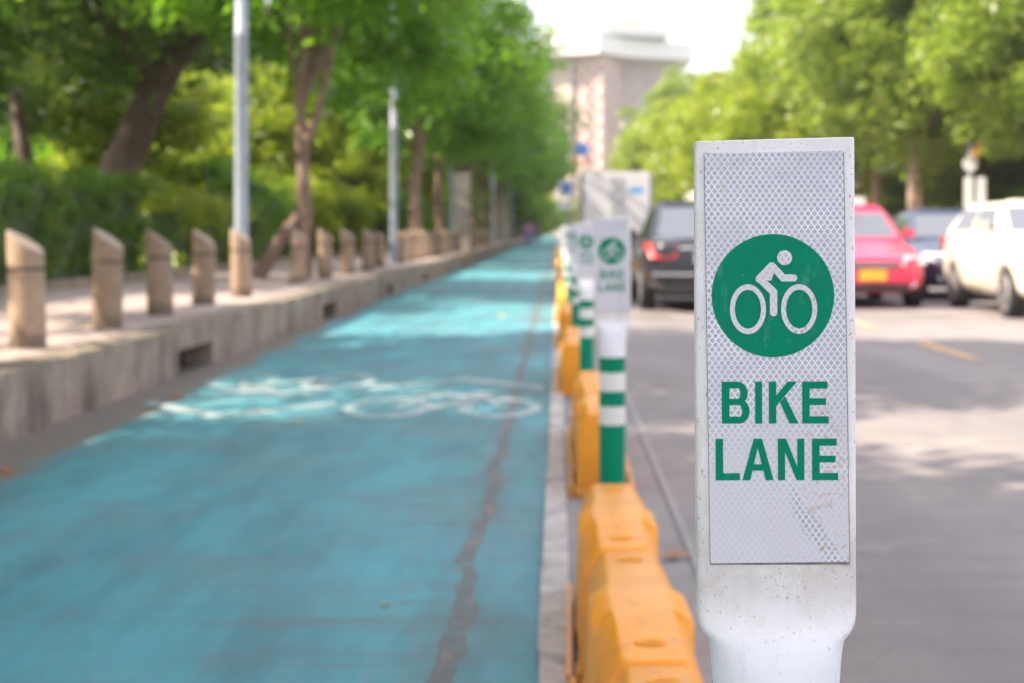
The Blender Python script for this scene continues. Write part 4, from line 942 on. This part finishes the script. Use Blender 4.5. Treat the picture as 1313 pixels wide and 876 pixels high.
    bm = bmesh.new(); box(bm, -hw*.70, hw*.70, y1-.18, y1-.008, .27, .40); obj('rear_bumper_insert', bm, M['blackp'], root, bevel=.006)
    for sx in (-1, 1):
        for hy in (f0 + 1.45, f0 + 2.25):
            bm = bmesh.new(); box(bm, *(sorted((sx*(hw*.95), sx*(hw+.018)))), hy, hy+.16, .80, .83); obj('door_handle', bm, M['chrome'], root, bevel=.006)
    return root
black = make_car('sedan_car', M['c_black'], 4.7, 1.78, 1.52)
black.location = (2.02, 20.6 + 2.35, 0); black.rotation_euler = (0, 0, math.pi)
tag(black, 'black sedan seen from behind, red tail light beside the near bike lane post', 'car')
taxi = make_car('taxi_car', M['c_pink'], 4.5, 1.72, 1.47, plate='plate_y')
taxi.location = (4.36, 21.6 + 2.25, 0); tag(taxi, 'pink taxi facing the camera, yellow number plate and white roof sign', 'taxi')
bm = bmesh.new(); box(bm, -.32, .32, -.10, .10, 1.475, 1.60); obj('roof_sign', bm, M['white'], taxi, bevel=.03, seg=3)
creamc = make_car('hatchback_car', M['c_cream'], 4.35, 1.74, 1.50, kind='hatch')
creamc.location = (6.45, 18.75 + 2.17, 0); tag(creamc, 'cream hatchback at the right edge of the photo, its windows and two wheels showing', 'car')
navy = make_car('sedan_car', M['c_navy'], 4.5, 1.74, 1.45)
navy.location = (6.5, 24.0 + 2.25, 0); tag(navy, 'dark blue car with bright headlights between the pink taxi and the cream car', 'car')
wc = make_car('sedan_car', M['c_white'], 4.5, 1.74, 1.46)
wc.location = (8.55, 33 + 2.2, 0); tag(wc, 'white car farther back, only its roof showing above the dark blue car', 'car')
# cream van ahead of the black sedan
def make_boxtruck():
    root = empty('box_truck'); W = 2.2; hw = W/2
    bm = bmesh.new(); box(bm, -hw, hw, 0, 5.2, .95, 2.9); bx = obj('cargo_box', bm, M['truckbox'], root, bevel=.03)
    for sx in (-1, 1):
        bm = bmesh.new(); box(bm, *(sorted((sx*.02, sx*(hw-.09)))), -.03, -.002, 1.05, 2.8); dr = obj('rear_door', bm, M['truckbox'], root, bevel=.008)
        bm = bmesh.new(); tube(bm, [(sx*.12, -.05, 1.08), (sx*.12, -.05, 2.78)], .016, 6); obj('lock_rod', bm, M['truckseam'], dr)
        bm = bmesh.new(); box(bm, *(sorted((sx*(hw-.085), sx*hw))), -.02, -.002, .95, 2.9); obj('door_frame', bm, M['truckseam'], root)
        bm = bmesh.new(); box(bm, *(sorted((sx*(hw-.35), sx*(hw-.02)))), -.02, .05, .70, .82); obj('tail_light', bm, M['red'], root)
    bm = bmesh.new(); disc_y(bm, .60, -.034, 2.32, .26, .105, -.026, 40); obj('oval_badge', bm, M['truckblue'], root)
    bm = bmesh.new(); box(bm, -hw+.05, hw-.05, 0.05, .13, .45, .60); obj('rear_bumper', bm, M['truckseam'], root)
    bm = bmesh.new(); box(bm, -.45, .45, .1, 6.8, .60, .93); obj('chassis', bm, M['blackp'], root)
    bm = bmesh.new(); box(bm, -hw+.1, hw-.1, 5.35, 6.95, .55, 2.2); obj('cab', bm, M['white'], root, bevel=.12, seg=3, smooth=True)
    for wy in (1.1, 6.1):
        for sx in (-1, 1):
            w = empty('wheel', (sx*(hw-.2), wy, .42)); w.parent = root; n = 24
            bm = bmesh.new(); loft(bm, [[(x, r*math.cos(2*math.pi*i/n), r*math.sin(2*math.pi*i/n)) for i in range(n)] for x, r in ((-.14, .27), (-.14, .40), (-.1, .42), (.1, .42), (.14, .40), (.14, .27))]); bmesh.ops.recalc_face_normals(bm, faces=bm.faces); obj('tyre', bm, M['rubber'], w, smooth=True)
            bm = bmesh.new(); loft(bm, [[(sx*x, r*math.cos(2*math.pi*i/n), r*math.sin(2*math.pi*i/n)) for i in range(n)] for x, r in ((.142, .26), (.15, .2), (.12, .1))]); obj('rim', bm, M['rim'], w)
    return root
M['truckblue'] = simple('pale_blue_badge', (0.12, 0.36, 0.68), 0.4)
tk = make_boxtruck(); tk.location = (1.82, 48, 0); tag(tk, 'white box truck seen from behind, blue oval on its rear door', 'truck')
def make_van():
    root = empty('passenger_van'); hw = .84; bm = bmesh.new()
    pr = [(0, .3), (0.0, 1.0), (.12, 1.75), (.35, 1.98), (3.1, 1.98), (3.9, 1.15), (4.6, 1.0), (4.7, .3)]
    loft(bm, [[(s_*hw*.97, y, z) for y, z in pr] for s_ in (-1, 1)]); bmesh.ops.recalc_face_normals(bm, faces=bm.faces); obj('body', bm, M['c_cream'], root, bevel=.07, seg=4, smooth=True)
    bm = bmesh.new(); n = [(-.68, .028, 1.12), (.68, .028, 1.12), (.62, .118, 1.68), (-.62, .118, 1.68)]
    lo = [(x, y+.03, z) for x, y, z in n]; hi = [(x, y-.03, z) for x, y, z in n]; loft(bm, [lo, hi]); bmesh.ops.recalc_face_normals(bm, faces=bm.faces); obj('rear_window', bm, M['glass'], root)
    for sx in (-1, 1):
        bm = bmesh.new(); box(bm, *(sorted((sx*.66, sx*.78))), -.02, .05, .75, 1.05); obj('tail_light', bm, M['red'], root, bevel=.01)
        bm = bmesh.new(); box(bm, *(sorted((sx*.78, sx*.822))), .5, 3.0, 1.15, 1.7); obj('side_window', bm, M['glass'], root)
        for wy in (.85, 3.75):
            bm = bmesh.new(); n2 = 24; loft(bm, [[(sx*.74+x, wy+r*math.cos(2*math.pi*i/n2), .32+r*math.sin(2*math.pi*i/n2)) for i in range(n2)] for x, r in ((-.1,.3),(-.08,.32),(.08,.32),(.1,.3))]); bmesh.ops.recalc_face_normals(bm, faces=bm.faces); obj('wheel', bm, M['rubber'], root)
    return root
van = make_van(); van.location = (3.85, 34, 0); tag(van, 'cream van ahead of the black sedan, its corner showing beside the near post', 'van')

# ------------------------------------------------------------------ signs
def sign_pole(x, y, h, r, m, lab, cat='road sign'):
    root = empty('road_sign', (x, y, 0)); tag(root, lab, cat); bm = bmesh.new(); tube(bm, [(0,0,-.01), (0,0,h)], r, 10); obj('pole', bm, m, root, smooth=True); return root
rs = sign_pole(11.9, 45, 3.7, .045, M['pole'], 'white roadside sign group with a round plate and an orange plate, behind the cream car')
bm = bmesh.new(); disc_y(bm, -.02, -.07, 3.0, .21, .21, -.055, 32); obj('round_plate', bm, M['white'], rs)
bm = bmesh.new(); box(bm, -.19, .06, -.07, -.055, 1.75, 2.62); obj('sign_panel', bm, M['white'], rs, bevel=.004)
bm = bmesh.new(); box(bm, .16, .42, -.10, -.085, 1.70, 2.62); box(bm, .26, .32, -.08, -.03, .0, 2.6); obj('sign_panel', bm, M['white'], rs, bevel=.004)
bm = bmesh.new(); prism_y(bm, [(.0, 3.25), (.22, 3.18), (.42, 3.62), (.22, 3.72)], -.07, -.055); obj('tilted_plate', bm, M['orangesign'], rs)
bs = sign_pole(0.55, 70, 3.35, .05, M['pole'], 'blue square road sign in a white frame beyond the far bike lane posts')
bm = bmesh.new(); box(bm, -.52, .18, -.08, -.06, 2.55, 3.32); obj('sign_panel', bm, M['white'], bs, bevel=.01)
bm = bmesh.new(); box(bm, -.40, .06, -.09, -.081, 2.75, 3.2); obj('blue_field', bm, M['bluesign'], bs)
bm = bmesh.new(); box(bm, -.52, .18, -.08, -.06, 2.0, 2.45); obj('lower_panel', bm, M['white'], bs, bevel=.01)
ds = sign_pole(1.55, 90, 6.1, .06, M['pole'], 'round blue sign with two orange lamps below it, above the box truck')
bm = bmesh.new(); disc_y(bm, -.15, -.09, 5.75, .40, .40, -.07, 36); obj('sign_plate', bm, M['bluesign'], ds)
for xx in (-.5, .18):
    bm = bmesh.new(); disc_y(bm, xx, -.12, 5.15, .20, .20, -.02, 24); obj('warning_lamp', bm, M['amber'], ds)
bm = bmesh.new(); box(bm, -.6, .25, -.02, .02, 5.12, 5.18); obj('lamp_bar', bm, M['pole'], ds)
# low fence on the right
fr = empty('park_fence', (13.4, 30, .13)); tag(fr, 'low blue grey railing fence behind the cars on the right', 'fence')
bm = bmesh.new()
for i in range(0, 330): tube(bm, [(0, i*.3, 0), (0, i*.3, 1.35)], .02, 5)
obj('railing', bm, M['fence'], fr)
for i in range(0, 34):
    bm = bmesh.new(); box(bm, -.07, .07, i*3-.07, i*3+.07, 0, 1.6); obj('fence_post', bm, M['pillar'], fr, bevel=.01, seg=1)
bm = bmesh.new(); box(bm, -.03, .03, 0, 99, 1.30, 1.37); box(bm, -.03, .03, 0, 99, .2, .26); obj('rail', bm, M['fence'], fr)

# ------------------------------------------------------------------ two pedestrians far down the lane
def person(x, y, z, rz, top, bottom, lab, stride=.22):
    root = empty('person', (x, y, z), rz, lab, 'person')
    V = [(0,0,.93),(0,0,1.12),(0,0,1.32),(0,0,1.43),(0,-.01,1.50),(0,-.01,1.60),(0,-.01,1.69),
         (-.10,0,.90),(-.11,-stride*.6,.50),(-.11,-stride,.08),(-.11,-stride-.14,.04),(.10,0,.90),(.11,stride*.4,.50),(.11,stride,.10),(.11,stride-.13,.04),
         (-.18,0,1.38),(-.24,.06,1.12),(-.23,-.02,.88),(-.23,-.05,.80),(.18,0,1.38),(.24,-.06,1.12),(.23,-.12,.88),(.23,-.15,.80)]
    E = [(0,1),(1,2),(2,3),(3,4),(4,5),(5,6),(0,7),(7,8),(8,9),(9,10),(0,11),(11,12),(12,13),(13,14),(3,15),(15,16),(16,17),(17,18),(3,19),(19,20),(20,21),(21,22)]
    rad = [.14,.13,.15,.09,.055,.09,.07,.10,.065,.042,.035,.10,.065,.042,.035,.06,.045,.032,.03,.06,.045,.032,.03]
    def skin(name, vi, ei, rr, mat, sub=1, root_i=0):
        me = bpy.data.meshes.new(name); mp_ = {v: i for i, v in enumerate(vi)}
        me.from_pydata([V[v] for v in vi], [(mp_[a], mp_[b]) for a, b in ei], []); o = bpy.data.objects.new(name, me); COL.objects.link(o); o.parent = root
        sk = o.modifiers.new('k', 'SKIN'); sb = o.modifiers.new('s', 'SUBSURF'); sb.levels = sb.render_levels = sub
        for i, v in enumerate(vi): me.skin_vertices[0].data[i].radius = (rr[v], rr[v]*.85)
        me.skin_vertices[0].data[0].use_root = True
        dg = bpy.context.evaluated_depsgraph_get(); dg.update(); m2 = bpy.data.meshes.new_from_object(o.evaluated_get(dg)); o.modifiers.clear(); o.data = m2; m2.materials.clear(); m2.materials.append(mat)
        for p in m2.polygons: p.use_smooth = True
        return o
    skin('body', list(range(23)), E, rad, M['skin'])
    r2 = [r + .018 for r in rad]
    skin('shirt', [0,1,2,3,15,16,19,20], [(0,1),(1,2),(2,3),(3,15),(15,16),(3,19),(19,20)], r2, top)
    skin('trousers', [0,7,8,9,11,12,13], [(0,7),(7,8),(8,9),(0,11),(11,12),(12,13)], r2, bottom)
    bm = bmesh.new(); bmesh.ops.create_icosphere(bm, subdivisions=2, radius=.105); bmesh.ops.translate(bm, verts=bm.verts, vec=(0, .02, 1.645)); obj('hair', bm, M['hair'], root, smooth=True)
person(-2.0, 108, 0, .2, M['pinkcloth'], M['bluecloth'], 'distant pedestrian in a pink top and blue trousers far down the lane')
person(-1.55, 112, 0, -.2, M['purplecloth'], M['bluecloth'], 'distant pedestrian in a purple top far down the lane', .15)
person(-2.45, 115, 0, 3.0, M['bluecloth'], M['purplecloth'], 'distant pedestrian in a dark blue top nearest the kerb', .18)

# ------------------------------------------------------------------ fallen leaves on the lane
def fallen(x, y, z, s, m, rz, lab):
    bm = bmesh.new(); o = [(-1, 0, .0), (-.5, .42, .12), (.2, .5, .2), (1, 0, .30), (.2, -.5, .2), (-.5, -.42, .12)]
    up = [bm.verts.new((a*s, b*s, (c+.10)*s)) for a, b, c in o]; dn = [bm.verts.new((a*s, b*s, (c+.04)*s)) for a, b, c in o]
    bm.faces.new(up); bm.faces.new(dn[::-1])
    for i in range(6): bm.faces.new((dn[i], dn[(i+1) % 6], up[(i+1) % 6], up[i]))
    t = obj('fallen_leaf', bm, m); t.location = (x, y, z); t.rotation_euler = (0, 0, rz); tag(t, lab, 'leaf', 'fallen leaves on the lane')
for (x, y, s, m, lab) in ((199, 523, .05, 'dead', 'reddish brown fallen leaf on the bare edge by the kerb drain'), (228, 511, .06, 'dead', 'orange brown fallen leaf just beyond the reddish one'),
                    (8, 607, .045, 'dead', 'brown fallen leaf at the left picture edge'), (384, 542, .035, 'deady', 'yellow fallen leaf on the sunlit blue paint'), (421, 472, .05, 'deady', 'yellow-green fallen leaf beyond the near bicycle symbol'),
                    (643, 407, .08, 'deady', 'pale yellow fallen leaf in the bright band of sun'), (494, 777, .02, 'deady', 'tiny tan fallen leaf in the foreground of the blue lane')):
    d = 2000*H/(y-295); fallen((x-715)/2000*d, d, .002, s, M[m], x, lab)
for (x, y, s) in ((870, 715, .045), (858, 718, .04)):
    d = 2000*H/(y-295); fallen((x-715)/2000*d, d, .006, s, M['dead'], x, 'brown dry leaf on the road joint right of the yellow barrier')

# ------------------------------------------------------------------ thin summer haze over the whole place
hm = bpy.data.materials.new('summer_haze'); hm.use_nodes = True; hn = hm.node_tree.nodes; hn.clear()
ho = hn.new('ShaderNodeOutputMaterial'); pv = hn.new('ShaderNodeVolumePrincipled'); pv.inputs['Color'].default_value = (0.95, 0.96, 1.0, 1)
pv.inputs['Density'].default_value = 0.00045; pv.inputs['Anisotropy'].default_value = 0.3
hm.node_tree.links.new(pv.outputs[0], ho.inputs['Volume'])
bm = bmesh.new(); box(bm, -1600, 1600, -700, 2600, -1.012, 80); hz = obj('haze', bm, hm); tag(hz, kind='stuff')
